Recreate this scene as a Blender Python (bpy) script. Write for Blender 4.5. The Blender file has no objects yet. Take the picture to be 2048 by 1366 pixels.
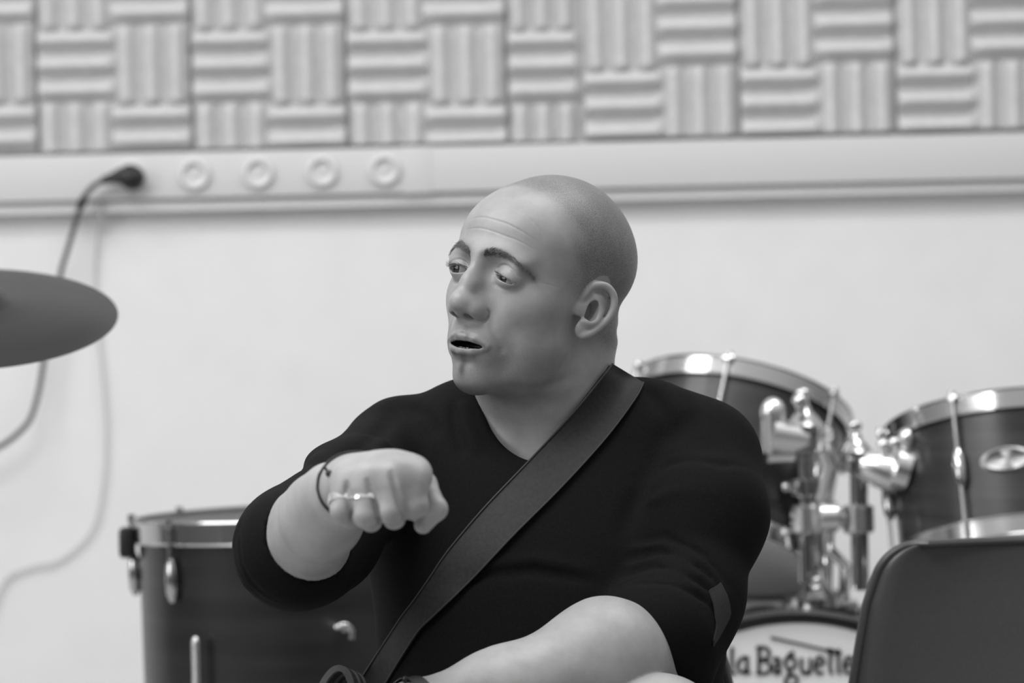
import bpy, bmesh, math, random
import numpy as np
from mathutils import Vector, Matrix
random.seed(7); np.random.seed(7)
C = bpy.context.scene.collection
PI = math.pi
R = math.radians

# ------------------------------------------------------------------ camera
CAMZ, DIST, FPX, ROLL = 1.06, 3.0, 5790.0, 1.35
cam = bpy.data.objects.new('camera', bpy.data.cameras.new('camera')); C.objects.link(cam)
cam.location = (0, -DIST, CAMZ)
cam.rotation_euler = (Matrix.Rotation(R(90), 3, 'X') @ Matrix.Rotation(-R(ROLL), 3, 'Z')).to_euler()
cam.data.sensor_width = 36; cam.data.lens = FPX/2048*36
cam.data.dof.use_dof = True; cam.data.dof.focus_distance = 2.93; cam.data.dof.aperture_fstop = 4.0
cam.data.clip_end = 60
bpy.context.scene.camera = cam
# ------------------------------------------------------------------ world, lights, exposure
w = bpy.data.worlds.new('room_light'); bpy.context.scene.world = w; w.use_nodes = True
_nt = w.node_tree; _bg = _nt.nodes['Background']
_tc = _nt.nodes.new('ShaderNodeTexCoord'); _sx = _nt.nodes.new('ShaderNodeSeparateXYZ')
_m1 = _nt.nodes.new('ShaderNodeMapRange'); _m1.inputs[1].default_value = -.15; _m1.inputs[2].default_value = .85; _m1.inputs[3].default_value = .08; _m1.inputs[4].default_value = 1.0
_nt.links.new(_tc.outputs['Generated'], _sx.inputs[0]); _nt.links.new(_sx.outputs['Z'], _m1.inputs[0])
_nt.links.new(_m1.outputs[0], _bg.inputs[0]); _bg.inputs[1].default_value = 0.80
def area(name, loc, target, sx, sy, power):
    l = bpy.data.lights.new(name, 'AREA'); l.shape = 'RECTANGLE'; l.size = sx; l.size_y = sy; l.energy = power
    o = bpy.data.objects.new(name, l); C.objects.link(o); o.location = loc
    o.rotation_euler = (Vector(target)-Vector(loc)).to_track_quat('-Z', 'Y').to_euler()
    return o
area('ceiling_lamp_front', (-0.9, -0.9, 2.75), (-0.2, 0.1, 0.9), 1.3, 0.6, 34)
area('ceiling_lamp_rear', (0.8, 0.3, 2.8), (0.6, 1.2, 0), 1.4, 0.5, 21)
area('ceiling_lamp_left', (-1.6, 0.3, 2.8), (-1.4, 1.2, 0), 1.4, 0.5, 15)
area('window_light', (-3.2, -1.6, 1.9), (0, 0.4, 1.0), 1.6, 1.4, 34)
vs = bpy.context.scene.view_settings
bpy.context.scene.display_settings.display_device = 'sRGB'
vs.view_transform = 'Standard'; vs.look = 'None'; vs.exposure = 0.0; vs.gamma = 1.0; vs.use_curve_mapping = False

# ------------------------------------------------------------------ helpers
_c, _s = math.cos(R(ROLL)), math.sin(R(ROLL))
def at(px, py, Y):
    D = Y + DIST
    u, v = (px-1024)*D/FPX, (683-py)*D/FPX
    return np.array([u*_c + v*_s, Y, CAMZ - u*_s + v*_c])
def pxm(Y): return FPX/(Y+DIST)

def mat(name, g, rough=0.6, metal=0.0, spec=0.5, build=None, coat=0.0):
    m = bpy.data.materials.new(name); m.use_nodes = True
    b = m.node_tree.nodes['Principled BSDF']
    b.inputs['Base Color'].default_value = (g, g, g, 1)
    b.inputs['Roughness'].default_value = rough; b.inputs['Metallic'].default_value = metal
    b.inputs['Specular IOR Level'].default_value = spec
    b.inputs['Coat Weight'].default_value = coat
    if build: build(m.node_tree, b)
    return m
def N(nt, t, **kw):
    n = nt.nodes.new(t)
    for k, v in kw.items():
        if k in n.inputs: n.inputs[k].default_value = v
        else: setattr(n, k, v)
    return n
def noise_col(g0, g1, scale=(8, 8, 8), sc=1.0, detail=4, bump=0.0, bscale=400.0, bdist=0.0005):
    def f(nt, b):
        tc = N(nt, 'ShaderNodeTexCoord'); mp = N(nt, 'ShaderNodeMapping'); mp.inputs['Scale'].default_value = scale
        nz = N(nt, 'ShaderNodeTexNoise', Scale=sc, Detail=detail)
        cr = N(nt, 'ShaderNodeValToRGB')
        cr.color_ramp.elements[0].position = .3; cr.color_ramp.elements[1].position = .7
        cr.color_ramp.elements[0].color = (g0, g0, g0, 1); cr.color_ramp.elements[1].color = (g1, g1, g1, 1)
        nt.links.new(tc.outputs['Object'], mp.inputs[0]); nt.links.new(mp.outputs[0], nz.inputs['Vector'])
        nt.links.new(nz.outputs['Fac'], cr.inputs[0]); nt.links.new(cr.outputs[0], b.inputs['Base Color'])
        if bump:
            n2 = N(nt, 'ShaderNodeTexNoise', Scale=bscale, Detail=3.0); bp = N(nt, 'ShaderNodeBump', Strength=bump, Distance=bdist)
            nt.links.new(tc.outputs['Object'], n2.inputs['Vector']); nt.links.new(n2.outputs['Fac'], bp.inputs['Height'])
            nt.links.new(bp.outputs[0], b.inputs['Normal'])
    return f
M = {}
M['wall'] = mat('wall_paint', .75, .8, build=noise_col(.735, .765, sc=1.5, bump=.15, bscale=90))
M['foam'] = mat('foam', .58, .95, spec=.1, build=noise_col(.55, .61, sc=6, bump=.3, bscale=300))
M['raceway'] = mat('raceway_plastic', .58, .5)
M['socket'] = mat('socket_plastic', .70, .4)
M['floor'] = mat('floor_lino', .3, .5, build=noise_col(.36, .44, sc=12))
M['black_plastic'] = mat('black_plastic', .012, .42)
M['black'] = mat('black_lacquer', .01, .3)
M['rubber'] = mat('grey_rubber_cable', .07, .6)
M['pale_cable'] = mat('pale_cable', .55, .5)
M['chrome'] = mat('chrome', .55, .14, 1.0)
M['satin'] = mat('satin_metal', .78, .27, 1.0)
M['head_white'] = mat('drumhead_white', .74, .45)
M['head_black'] = mat('drumhead_black', .03, .4)
M['ink'] = mat('printed_ink', .015, .6)
M['shell'] = mat('stained_wood_shell', .03, .3, coat=.25, build=noise_col(.008, .034, scale=(3, 3, 42), sc=1.3, detail=6))
M['shell_floor'] = mat('dark_wood_shell', .02, .35, coat=.2, build=noise_col(.008, .022, scale=(2, 2, 30), sc=1.3, detail=6))
M['badge'] = mat('metal_badge', .30, .35, 1.0)
M['cymbal'] = mat('bronze_cymbal', .065, .33, 1.0)
M['chair'] = mat('grey_moulded_plastic', .06, .38, build=noise_col(.056, .067, sc=40, bump=.12, bscale=700))
M['sweater'] = mat('black_knit', .005, .9, spec=.13, build=noise_col(.004, .0068, sc=60, bump=.5, bscale=900, bdist=.0008))
M['strap'] = mat('strap_leather', .017, .62, spec=.3, build=noise_col(.014, .022, sc=30, bump=.3, bscale=600))
M['stitch'] = mat('strap_edge', .03, .7)
M['tab'] = mat('grey_tab', .035, .9, spec=.1, build=noise_col(.025, .05, sc=200))
M['shorts'] = mat('dark_shorts', .02, .9, spec=.1)
M['silver'] = mat('silver_ring', .95, .08, 1.0)
M['leather'] = mat('black_bracelet', .012, .4)
M['eye_white'] = mat('eye_white', .26, .15)
M['iris'] = mat('iris', .03, .1)
M['pupil'] = mat('pupil', .004, .05)
M['teeth'] = mat('teeth', .30, .3)
M['mouth'] = mat('mouth_inside', .03, .5)
M['hair'] = mat('dark_hair', .045, .6)
M['stripe_a'] = mat('pale_stripe', .11, .8); M['stripe_b'] = mat('dark_stripe', .02, .8)
def skin_build(nt, b):
    at_ = N(nt, 'ShaderNodeAttribute'); at_.attribute_name = 'tone'
    tc = N(nt, 'ShaderNodeTexCoord')
    nz = N(nt, 'ShaderNodeTexNoise', Scale=38.0, Detail=5.0, Roughness=.6)
    fine = N(nt, 'ShaderNodeTexNoise', Scale=1300.0, Detail=2.0)
    mr = N(nt, 'ShaderNodeMapRange'); mr.inputs[1].default_value = .3; mr.inputs[2].default_value = .7; mr.inputs[3].default_value = .89; mr.inputs[4].default_value = 1.11
    mul = N(nt, 'ShaderNodeVectorMath'); mul.operation = 'SCALE'
    L = nt.links.new
    L(tc.outputs['Object'], nz.inputs['Vector']); L(tc.outputs['Object'], fine.inputs['Vector'])
    L(nz.outputs['Fac'], mr.inputs[0]); L(at_.outputs['Color'], mul.inputs[0]); L(mr.outputs[0], mul.inputs['Scale'])
    # hair stubble speckle where the 'stubble' attribute is set
    st = N(nt, 'ShaderNodeAttribute'); st.attribute_name = 'stubble'
    mr2 = N(nt, 'ShaderNodeMapRange'); mr2.inputs[1].default_value = .38; mr2.inputs[2].default_value = .62; mr2.inputs[3].default_value = .55; mr2.inputs[4].default_value = 1.35
    L(fine.outputs['Fac'], mr2.inputs[0])
    mx = N(nt, 'ShaderNodeMix'); mx.data_type = 'FLOAT'; mx.inputs[2].default_value = 1.0
    L(st.outputs['Fac'], mx.inputs[0]); L(mr2.outputs[0], mx.inputs[3])
    mul2 = N(nt, 'ShaderNodeVectorMath'); mul2.operation = 'SCALE'
    L(mul.outputs[0], mul2.inputs[0]); L(mx.outputs[0], mul2.inputs['Scale'])
    L(mul2.outputs[0], b.inputs['Base Color'])
    bp = N(nt, 'ShaderNodeBump', Strength=.22, Distance=.0006)
    L(fine.outputs['Fac'], bp.inputs['Height']); L(bp.outputs[0], b.inputs['Normal'])
M['skin'] = mat('skin', .4, .44, spec=.5, build=skin_build)

def tag(o, label=None, cat=None, group=None, kind=None):
    if label: o['label'] = label
    if cat: o['category'] = cat
    if group: o['group'] = group
    if kind: o['kind'] = kind
    return o
def empty(name, loc, label, cat, group=None):
    o = bpy.data.objects.new(name, None); C.objects.link(o); o.location = loc
    o.empty_display_size = .05
    return tag(o, label, cat, group)
def link(name, verts, faces, m, parent=None, smooth=True, loc=None):
    me = bpy.data.meshes.new(name)
    me.from_pydata([tuple(map(float, v)) for v in verts], [], [tuple(f) for f in faces]); me.update()
    return link_me(name, me, m, parent, smooth)
def link_me(name, me, m, parent=None, smooth=True):
    o = bpy.data.objects.new(name, me); C.objects.link(o)
    if m is not None: me.materials.append(m)
    if parent is not None:
        o.parent = parent; o.matrix_parent_inverse = Matrix.Translation(parent.location).inverted() if parent.parent is None else (Matrix.Translation(parent.parent.location)).inverted() if False else parent.matrix_basis.inverted() if parent.parent is None else Matrix.Identity(4)
    if smooth: me.shade_smooth()
    return o

class MB:
    """collects shapes in world coordinates, builds one mesh"""
    def __init__(s): s.v = []; s.f = []
    def add(s, v, f):
        o = len(s.v); s.v += [tuple(map(float, p)) for p in v]; s.f += [tuple(i+o for i in q) for q in f]; return s
    def tube(s, pts, rad, n=12, closed=False, flat=1.0, up=None):
        pts = [np.array(p, float) for p in pts]; m = len(pts)
        rad = rad if hasattr(rad, '__len__') else [rad]*m
        V = []; prev = None
        for i, p in enumerate(pts):
            a = pts[i-1] if (i > 0 or closed) else p; b = pts[(i+1) % m] if (i < m-1 or closed) else p
            t = b-a; t /= np.linalg.norm(t)+1e-12
            if prev is None:
                ref = np.array(up if up is not None else ((0, 0, 1) if abs(t[2]) < .9 else (1, 0, 0)), float)
            else: ref = prev
            e = ref - t*np.dot(ref, t); e /= np.linalg.norm(e)+1e-12; prev = e
            g = np.cross(t, e)
            for k in range(n):
                an = 2*PI*k/n; V.append(p + rad[i]*(math.cos(an)*e*flat + math.sin(an)*g))
        F = []
        for i in range(m if closed else m-1):
            j = (i+1) % m
            for k in range(n): F.append((i*n+k, i*n+(k+1) % n, j*n+(k+1) % n, j*n+k))
        if not closed: F.append(tuple(range(n))[::-1]); F.append(tuple((m-1)*n+k for k in range(n)))
        return s.add(V, F)
    def lathe(s, prof, o, ax, n=48):
        """prof: (radius, height) list along axis ax from origin o"""
        o = np.array(o, float); ax = np.array(ax, float); ax /= np.linalg.norm(ax)
        e = np.cross(ax, (0, 1, 0) if abs(ax[1]) < .9 else (1, 0, 0)); e /= np.linalg.norm(e); g = np.cross(ax, e)
        V = []; m = len(prof)
        for r, h in prof:
            for k in range(n):
                a = 2*PI*k/n; V.append(o + ax*h + r*(math.cos(a)*e+math.sin(a)*g))
        F = [(i*n+k, i*n+(k+1) % n, (i+1)*n+(k+1) % n, (i+1)*n+k) for i in range(m-1) for k in range(n)]
        shut = tuple(prof[0]) == tuple(prof[-1])
        if prof[0][0] > 1e-6 and not shut: F.append(tuple(range(n))[::-1])
        if prof[-1][0] > 1e-6 and not shut: F.append(tuple((m-1)*n+k for k in range(n)))
        return s.add(V, F)
    def ball(s, c, r, n=16, sc=(1, 1, 1)):
        c = np.array(c, float); V = []; F = []
        h = n//2
        for i in range(h+1):
            t = PI*i/h
            for k in range(n):
                a = 2*PI*k/n
                V.append(c + r*np.array([math.sin(t)*math.cos(a)*sc[0], math.sin(t)*math.sin(a)*sc[1], math.cos(t)*sc[2]]))
        for i in range(h):
            for k in range(n): F.append((i*n+k, (i+1)*n+k, (i+1)*n+(k+1) % n, i*n+(k+1) % n))
        return s.add(V, F)
    def box(s, c, size, rot=None, bev=0.0):
        bm = bmesh.new(); bmesh.ops.create_cube(bm, size=1.0)
        bmesh.ops.scale(bm, vec=size, verts=bm.verts)
        if bev: bmesh.ops.bevel(bm, geom=bm.edges[:], offset=bev, segments=2, affect='EDGES', profile=.6)
        if rot is not None: bmesh.ops.transform(bm, matrix=Matrix(rot).to_4x4(), verts=bm.verts)
        bm.verts.index_update()
        V = [np.array(v.co)+np.array(c, float) for v in bm.verts]; F = [tuple(v.index for v in f.verts) for f in bm.faces]
        bm.free(); return s.add(V, F)
    def build(s, name, m, parent=None, smooth=True, auto=True):
        o = link(name, s.v, s.f, m, parent, smooth)
        bm = bmesh.new(); bm.from_mesh(o.data); bmesh.ops.remove_doubles(bm, verts=bm.verts, dist=1e-6)
        bmesh.ops.recalc_face_normals(bm, faces=bm.faces)
        if smooth and auto:
            for e in bm.edges:
                if len(e.link_faces) == 2 and e.calc_face_angle(0) > R(38): e.smooth = False
        bm.to_mesh(o.data); bm.free()
        return o
def spline(pts, n=8):
    """Catmull-Rom through points"""
    P = [np.array(p, float) for p in pts]; P = [2*P[0]-P[1]] + P + [2*P[-1]-P[-2]]
    out = []
    for i in range(1, len(P)-2):
        for k in range(n):
            t = k/n; a, b, c, d = P[i-1], P[i], P[i+1], P[i+2]
            out.append(.5*((2*b)+(-a+c)*t+(2*a-5*b+4*c-d)*t*t+(-a+3*b-3*c+d)*t**3))
    out.append(P[-2]); return out

#@@SDF
# ------------------------------------------------------------------ implicit surface modelling
def smin(a, b, k):
    if k <= 0: return np.minimum(a, b)
    h = np.maximum(k-np.abs(a-b), 0)/k
    return np.minimum(a, b) - h*h*k*.25
class Field:
    def __init__(s): s.p = []
    def put(s, op, fn, lo, hi, k): s.p.append((op, fn, np.array(lo)-.03-k, np.array(hi)+.03+k, k))
    def ell(s, c, r, Rm=None, k=.01, op='add'):
        c = np.array(c, float); r = np.array(r, float) if hasattr(r, '__len__') else np.array([r]*3, float)
        Rm = np.eye(3) if Rm is None else np.array(Rm)
        def fn(P):
            q = (P-c)@Rm
            k0 = np.sqrt(((q/r)**2).sum(1)); k1 = np.sqrt(((q/(r*r))**2).sum(1))+1e-9
            return k0*(k0-1)/k1
        e = np.abs(Rm)@r
        s.put(op, fn, c-e, c+e, k)
    def cap(s, a, b, ra, rb=None, k=.01, op='add'):
        a = np.array(a, float); b = np.array(b, float); rb = ra if rb is None else rb
        ab = b-a; L2 = ab@ab
        def fn(P):
            t = np.clip(((P-a)@ab)/L2, 0, 1)
            return np.linalg.norm(P-a-t[:, None]*ab, axis=1) - (ra+(rb-ra)*t)
        m = max(ra, rb)
        s.put(op, fn, np.minimum(a, b)-m, np.maximum(a, b)+m, k)
    def chain(s, pts, rs, k=.01, op='add', kin=None):
        """a chain of round cones united first, then blended"""
        pts = [np.array(p, float) for p in pts]; rs = rs if hasattr(rs, '__len__') else [rs]*len(pts)
        kin = k if kin is None else kin
        def fn(P):
            d = None
            for i in range(len(pts)-1):
                a, b = pts[i], pts[i+1]; ab = b-a
                t = np.clip(((P-a)@ab)/(ab@ab), 0, 1)
                e = np.linalg.norm(P-a-t[:, None]*ab, axis=1)-(rs[i]+(rs[i+1]-rs[i])*t)
                d = e if d is None else smin(d, e, kin)
            return d
        m = max(rs); A = np.array(pts)
        s.put(op, fn, A.min(0)-m, A.max(0)+m, k)
    def brush(s, c, r, amp, Rm=None):
        """gaussian bump (amp>0 raises the surface)"""
        c = np.array(c, float); r = np.array(r, float) if hasattr(r, '__len__') else np.array([r]*3, float)
        Rm = np.eye(3) if Rm is None else np.array(Rm)
        def fn(P): return -amp*np.exp(-((((P-c)@Rm)/r)**2).sum(1))
        e = np.abs(Rm)@r*2.2
        s.p.append(('disp', fn, c-e, c+e, 0))
    def groove(s, pts, wid, amp):
        """amp>0 raises a ridge along a polyline, amp<0 cuts a groove"""
        pts = [np.array(p, float) for p in pts]
        def fn(P):
            m = np.full(len(P), 1e9); tt = np.zeros(len(P)); n = len(pts)-1
            for i in range(n):
                a, b = pts[i], pts[i+1]; ab = b-a
                t = np.clip(((P-a)@ab)/(ab@ab), 0, 1)
                e = ((P-a-t[:, None]*ab)**2).sum(1); u = e < m
                m = np.where(u, e, m); tt = np.where(u, (i+t)/n, tt)
            fade = np.clip(np.minimum(tt, 1-tt)*5, 0, 1)
            return -amp*fade*np.exp(-m/(wid*wid))
        A = np.array(pts); s.p.append(('disp', fn, A.min(0)-2.3*wid, A.max(0)+2.3*wid, 0))
    def eval(s, P, prims=None):
        d = np.full(len(P), .08)
        if len(P) == 0: return d
        plo, phi = P.min(0), P.max(0)
        for op, fn, lo, hi, k in (s.p if prims is None else prims):
            if (plo > hi).any() or (phi < lo).any(): continue
            if (plo >= lo).all() and (phi <= hi).all(): idx = slice(None)
            else:
                idx = np.nonzero(((P >= lo) & (P <= hi)).all(1))[0]
                if len(idx) == 0: continue
            v = fn(P[idx]); c = d[idx]
            if op == 'add': d[idx] = smin(c, v, k)
            elif op == 'sub': d[idx] = -smin(-c, v, k)
            elif op == 'int': d[idx] = -smin(-c, -v, k)
            else: d[idx] = c+v
        return d
    def grad(s, P, e=6e-4):
        g = np.zeros_like(P)
        for ax in range(3):
            o = np.zeros(3); o[ax] = e
            g[:, ax] = (s.eval(P+o)-s.eval(P-o))/(2*e)
        return g
    def ray(s, px, py, lo=-.75, hi=.6, lift=0.0):
        """first surface point on the line of sight through a photo pixel"""
        ys = np.arange(lo, hi, .002); P = np.array([at(px, py, y) for y in ys]); d = s.eval(P)
        i = np.nonzero(d < lift)[0]
        return None if len(i) == 0 else P[i[0]]
    def mesh(s, lo, hi, vox, nb=20, iters=2):
        lo = np.array(lo, float); hi = np.array(hi, float)
        nblk = np.ceil((hi-lo)/(nb*vox)).astype(int)
        dims = nblk*nb+2
        g = np.arange(nb+1)
        G = np.stack(np.meshgrid(g, g, g, indexing='ij'), -1).reshape(-1, 3)
        cidx = np.stack(np.meshgrid(np.arange(3), np.arange(3), np.arange(3), indexing='ij'), -1).reshape(-1, 3)*nb/2
        cells_id = []; cells_v = []; quads = []
        def cid(I): return (I[:, 0]*dims[1]+I[:, 1])*dims[2]+I[:, 2]
        half = nb*vox*.5
        for bx in range(nblk[0]):
            for by in range(nblk[1]):
                for bz in range(nblk[2]):
                    b0 = np.array([bx, by, bz])*nb; p0 = lo+b0*vox; p1 = p0+nb*vox
                    prims = [q for q in s.p if not ((p0 > q[3]).any() or (p1 < q[2]).any())]
                    if not prims: continue
                    dc = s.eval(p0+cidx*vox, prims)
                    if np.abs(dc).min() > half*1.0+.006: continue
                    d = s.eval(p0+G*vox, prims).reshape(nb+1, nb+1, nb+1)
                    ins = d < 0
                    if ins.all() or not ins.any(): continue
                    c = ins[:-1, :-1, :-1].astype(np.int8)
                    cnt = np.zeros((nb, nb, nb), np.int8)
                    for dx in (0, 1):
                        for dy in (0, 1):
                            for dz in (0, 1): cnt += ins[dx:nb+dx, dy:nb+dy, dz:nb+dz]
                    act = (cnt > 0) & (cnt < 8)
                    A = np.stack(np.nonzero(act), -1)
                    acc = np.zeros((len(A), 3)); num = np.zeros(len(A))
                    for ax in range(3):
                        o1, o2 = [a for a in range(3) if a != ax]
                        for u in (0, 1):
                            for v in (0, 1):
                                I = A.copy(); I[:, o1] += u; I[:, o2] += v
                                J = I.copy(); J[:, ax] += 1
                                a = d[I[:, 0], I[:, 1], I[:, 2]]; b = d[J[:, 0], J[:, 1], J[:, 2]]
                                m = (a < 0) != (b < 0)
                                t = np.where(m, a/np.where(m, a-b, 1), 0)
                                pos = I.astype(float); pos[:, ax] += t
                                acc += pos*m[:, None]; num += m
                    cells_v.append(p0+(acc/num[:, None])*vox); cells_id.append(cid(A+b0))
                    for ax in range(3):
                        o1, o2 = [(1, 2), (2, 0), (0, 1)][ax]
                        sl = [slice(0, nb)]*3; sl2 = list(sl); sl2[ax] = slice(1, nb+1)
                        a = ins[tuple(sl)]; b = ins[tuple(sl2)]
                        E = np.stack(np.nonzero(a != b), -1)
                        if len(E) == 0: continue
                        fl = a[E[:, 0], E[:, 1], E[:, 2]]
                        E = E+b0
                        ok = (E[:, o1] > 0) & (E[:, o2] > 0); E = E[ok]; fl = fl[ok]
                        q = []
                        for u, v in ((-1, -1), (0, -1), (0, 0), (-1, 0)):
                            I = E.copy(); I[:, o1] += u; I[:, o2] += v; q.append(cid(I))
                        q = np.stack(q, -1); q[~fl] = q[~fl][:, ::-1]
                        quads.append(q)
        ids = np.concatenate(cells_id); V = np.concatenate(cells_v); Q = np.concatenate(quads)
        o = np.argsort(ids); ids = ids[o]; V = V[o]
        J = np.searchsorted(ids, Q); J[J >= len(ids)] = 0
        ok = (ids[J] == Q).all(1); Q = J[ok]
        for _ in range(iters):
            d = s.eval(V); g = s.grad(V); n = (g**2).sum(1)+1e-6
            V = V - g*np.clip(d/n, -vox, vox)[:, None]*.9
        return V, Q
def join(parts):
    V = []; Q = []; o = 0
    for v, q in parts: V.append(v); Q.append(q+o); o += len(v)
    return np.concatenate(V), np.concatenate(Q)
def mesh_obj(name, V, Q, m, parent=None):
    me = bpy.data.meshes.new(name)
    me.vertices.add(len(V)); me.vertices.foreach_set('co', V.astype(np.float32).ravel())
    me.loops.add(len(Q)*4); me.polygons.add(len(Q))
    me.polygons.foreach_set('loop_start', np.arange(0, len(Q)*4, 4, dtype=np.int32))
    me.loops.foreach_set('vertex_index', Q.astype(np.int32).ravel())
    me.update(calc_edges=True); me.validate()
    return link_me(name, me, m, parent)
def attr(o, name, vals):
    a = o.data.attributes.new(name, 'FLOAT_COLOR', 'POINT')
    c = np.ones((len(vals), 4), np.float32); c[:, :3] = np.asarray(vals)[:, None]
    a.data.foreach_set('color', c.ravel())
def sst(a, b, x):
    t = np.clip((x-a)/(b-a), 0, 1); return t*t*(3-2*t)

#@@HEAD
# ------------------------------------------------------------------ the man
def rot3(y, p, r):
    cy, sy = math.cos(y), math.sin(y); cp, sp = math.cos(p), math.sin(p); cr, sr = math.cos(r), math.sin(r)
    Rz = np.array([[cy, -sy, 0], [sy, cy, 0], [0, 0, 1]]); Rx = np.array([[1, 0, 0], [0, cp, -sp], [0, sp, cp]])
    Ry = np.array([[cr, 0, sr], [0, 1, 0], [-sr, 0, cr]])
    return Rz@Ry@Rx
HS = 1.009
HR = rot3(-.7016, -.1265, .1266); HO = np.array([.0230, 0, 1.1213])
def H(x, y, z): return HR@(np.array([x, y, z], float)*HS)+HO
def Hs(r): return np.array(r, float)*HS
body = Field()
def he(c, r, k=.01, op='add', rr=None, both=False):
    for sx in ((1, -1) if both else (1,)):
        Rl = HR if rr is None else HR@rot3(R(rr[0])*sx, R(rr[1]), R(rr[2])*sx)
        body.ell(H(c[0]*sx, c[1], c[2]), Hs(r), Rl, k, op)
def hc(pts, rs, k=.005, op='add', both=False, kin=None):
    for sx in ((1, -1) if both else (1,)):
        body.chain([H(p[0]*sx, p[1], p[2]) for p in pts], [q*HS for q in (rs if hasattr(rs, '__len__') else [rs]*len(pts))], k, op, kin)
def hb(c, r, amp, both=False, rr=None):
    for sx in ((1, -1) if both else (1,)):
        Rl = HR if rr is None else HR@rot3(R(rr[0])*sx, R(rr[1]), R(rr[2])*sx)
        body.brush(H(c[0]*sx, c[1], c[2]), Hs(r), amp, Rl)
def hg(pts, wid, amp, both=False):
    for sx in ((1, -1) if both else (1,)):
        body.groove([H(p[0]*sx, p[1], p[2]) for p in pts], wid, amp)
def snap(x, z, y0=-.14, y1=.0):
    ys = np.arange(y0, y1, .0005); P = np.array([H(x, y, z) for y in ys]); d = body.eval(P); i = np.nonzero(d < 0)[0]
    return P[i[0]] if len(i) else None
def hs(pts, wid, amp, both=True):
    # groove drawn on the face, pts = (x, z)
    for sx in ((1, -1) if both else (1,)):
        c = spline([(p[0], p[1], 0) for p in pts], 5); q = [snap(sx*p[0], p[1]) for p in c]
        q = [p for p in q if p is not None]
        if len(q) > 1: body.groove(q, wid, amp)
# skull and face masses
he((0, .021, .0315), (.077, .098, .082), rr=(0, 12, 0))
he((0, -.028, .035), (.063, .058, .053), k=.02)
he((0, .050, .027), (.073, .063, .058), k=.02)
he((0, -.028, -.028), (.060, .059, .062), k=.03)
he((0, -.024, -.068), (.057, .057, .041), k=.022)
he((0, -.068, -.105), (.024, .020, .019), k=.018)
he((.036, -.018, -.068), (.026, .043, .032), k=.014, both=True)
he((.040, -.046, -.027), (.021, .023, .022), k=.02, both=True)
he((.023, -.075, .017), (.025, .012, .010), k=.016, both=True, rr=(22, 0, 8))
he((.010, -.010, -.098), (.045, .054, .024), k=.02)
# neck
NB = at(1118, 890, .05)
body.chain([H(0, .046, -.046), H(0, .042, -.095), NB], [.0685, .0675, .064], .014)
# mouth mound
he((0, -.0735, -.070), (.029, .0215, .027), k=.018)
# nose
hc([(0, -.085, .010), (0, -.096, -.010), (0, -.1065, -.030)], [.0075, .0080, .0085], k=.014)
he((0, -.088, -.034), (.0165, .0150, .0120), k=.012)
he((0, -.1080, -.0350), (.0105, .0098, .0088), k=.009)
he((.0080, -.1005, -.0370), (.0075, .0082, .0072), k=.008, both=True)
he((.0142, -.0950, -.0410), (.0058, .0100, .0070), k=.007, both=True)
he((0, -.1000, -.0450), (.0040, .0090, .0042), k=.005)
hs([(.0200, -.0360), (.0215, -.0420), (.0200, -.0480), (.0160, -.0500)], .0016, -.0012)
he((.0080, -.0995, -.0465), (.0048, .0070, .0058), k=.0012, op='sub', both=True)
# eye sockets, lids
he((.031, -.105, .003), (.019, .0165, .0115), k=.017, op='sub', both=True)
hb((.018, -.086, .007), (.008, .010, .010), -.0035, both=True)
hb((.036, -.078, -.040), (.016, .014, .016), .0030, both=True)
hb((.050, -.045, -.085), (.018, .022, .016), .0020, both=True)
EYE = [(.0318, -.0735, -.0034), (-.0320, -.0735, .0010)]
for sx, e in ((1, EYE[0]), (-1, EYE[1])):
    he(e, (.0148, .0136, .0132), k=.005)
hb((.045, -.080, .010), (.013, .010, .008), .0030, both=True)
hs([(.0180, .0035), (.0240, .0080), (.0320, .0090), (.0400, .0055), (.0470, -.0020)], .0011, -.0017)
hs([(.0185, -.0090), (.026, -.0130), (.036, -.0145), (.045, -.0120)], .0022, -.0010)
LID = {1: (.0308, -.0044, .0148, .0023, 17.5), -1: (-.0310, -.0006, .0136, .0040, -4)}   # opening: x, z, half width, half height, droop
for sx, (ox, oz, ow, oh, ang) in LID.items():
    body.ell(H(ox, -.0900, oz), Hs((ow, .0140, oh)), HR@rot3(R(18)*sx, 0, 0)@rot3(0, 0, R(ang)), .0010, 'sub')
# lips and mouth
hc([(-.0245, -.0860, -.0735), (-.0130, -.0928, -.0695), (-.0045, -.0957, -.0682), (0, -.0954, -.0686), (.0045, -.0957, -.0682), (.0130, -.0928, -.0695), (.0255, -.0860, -.0740)], [.0010, .0021, .0025, .0023, .0025, .0021, .0010], k=.005)
hc([(-.0230, -.0860, -.0760), (-.0120, -.0918, -.0808), (0, -.0938, -.0824), (.0120, -.0918, -.0810), (.0240, -.0860, -.0765)], [.0010, .0031, .0037, .0031, .0010], k=.005)
he((.002, -.0900, -.0756), (.0200, .0210, .0028), k=.0015, op='sub')
he((.002, -.0840, -.0752), (.0180, .0150, .0060), k=.002, op='sub')
hs([(0, -.0560), (0, -.0640)], .0030, -.0012, False)
hs([(.0225, -.0460), (.0275, -.0560), (.0315, -.0640), (.0350, -.0720), (.036, -.0790)], .0032, -.0016)
hb((0, -.093, -.0915), (.016, .008, .0050), -.0030)
# forehead wrinkles
hs([(-.036, .050), (-.012, .0545), (.008, .0530), (.0245, .050), (.042, .043), (.055, .034)], .0007, -.0007, False)
hs([(-.032, .0405), (-.010, .0430), (.008, .0415), (.023, .0385), (.038, .0350), (.052, .0280)], .0007, -.0007, False)
hs([(.014, .067), (.034, .062), (.048, .052), (.056, .040)], .0007, -.0006, False)
hs([(.052, -.004), (.060, -.003), (.066, -.005)], .0009, -.0002, False)
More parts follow.
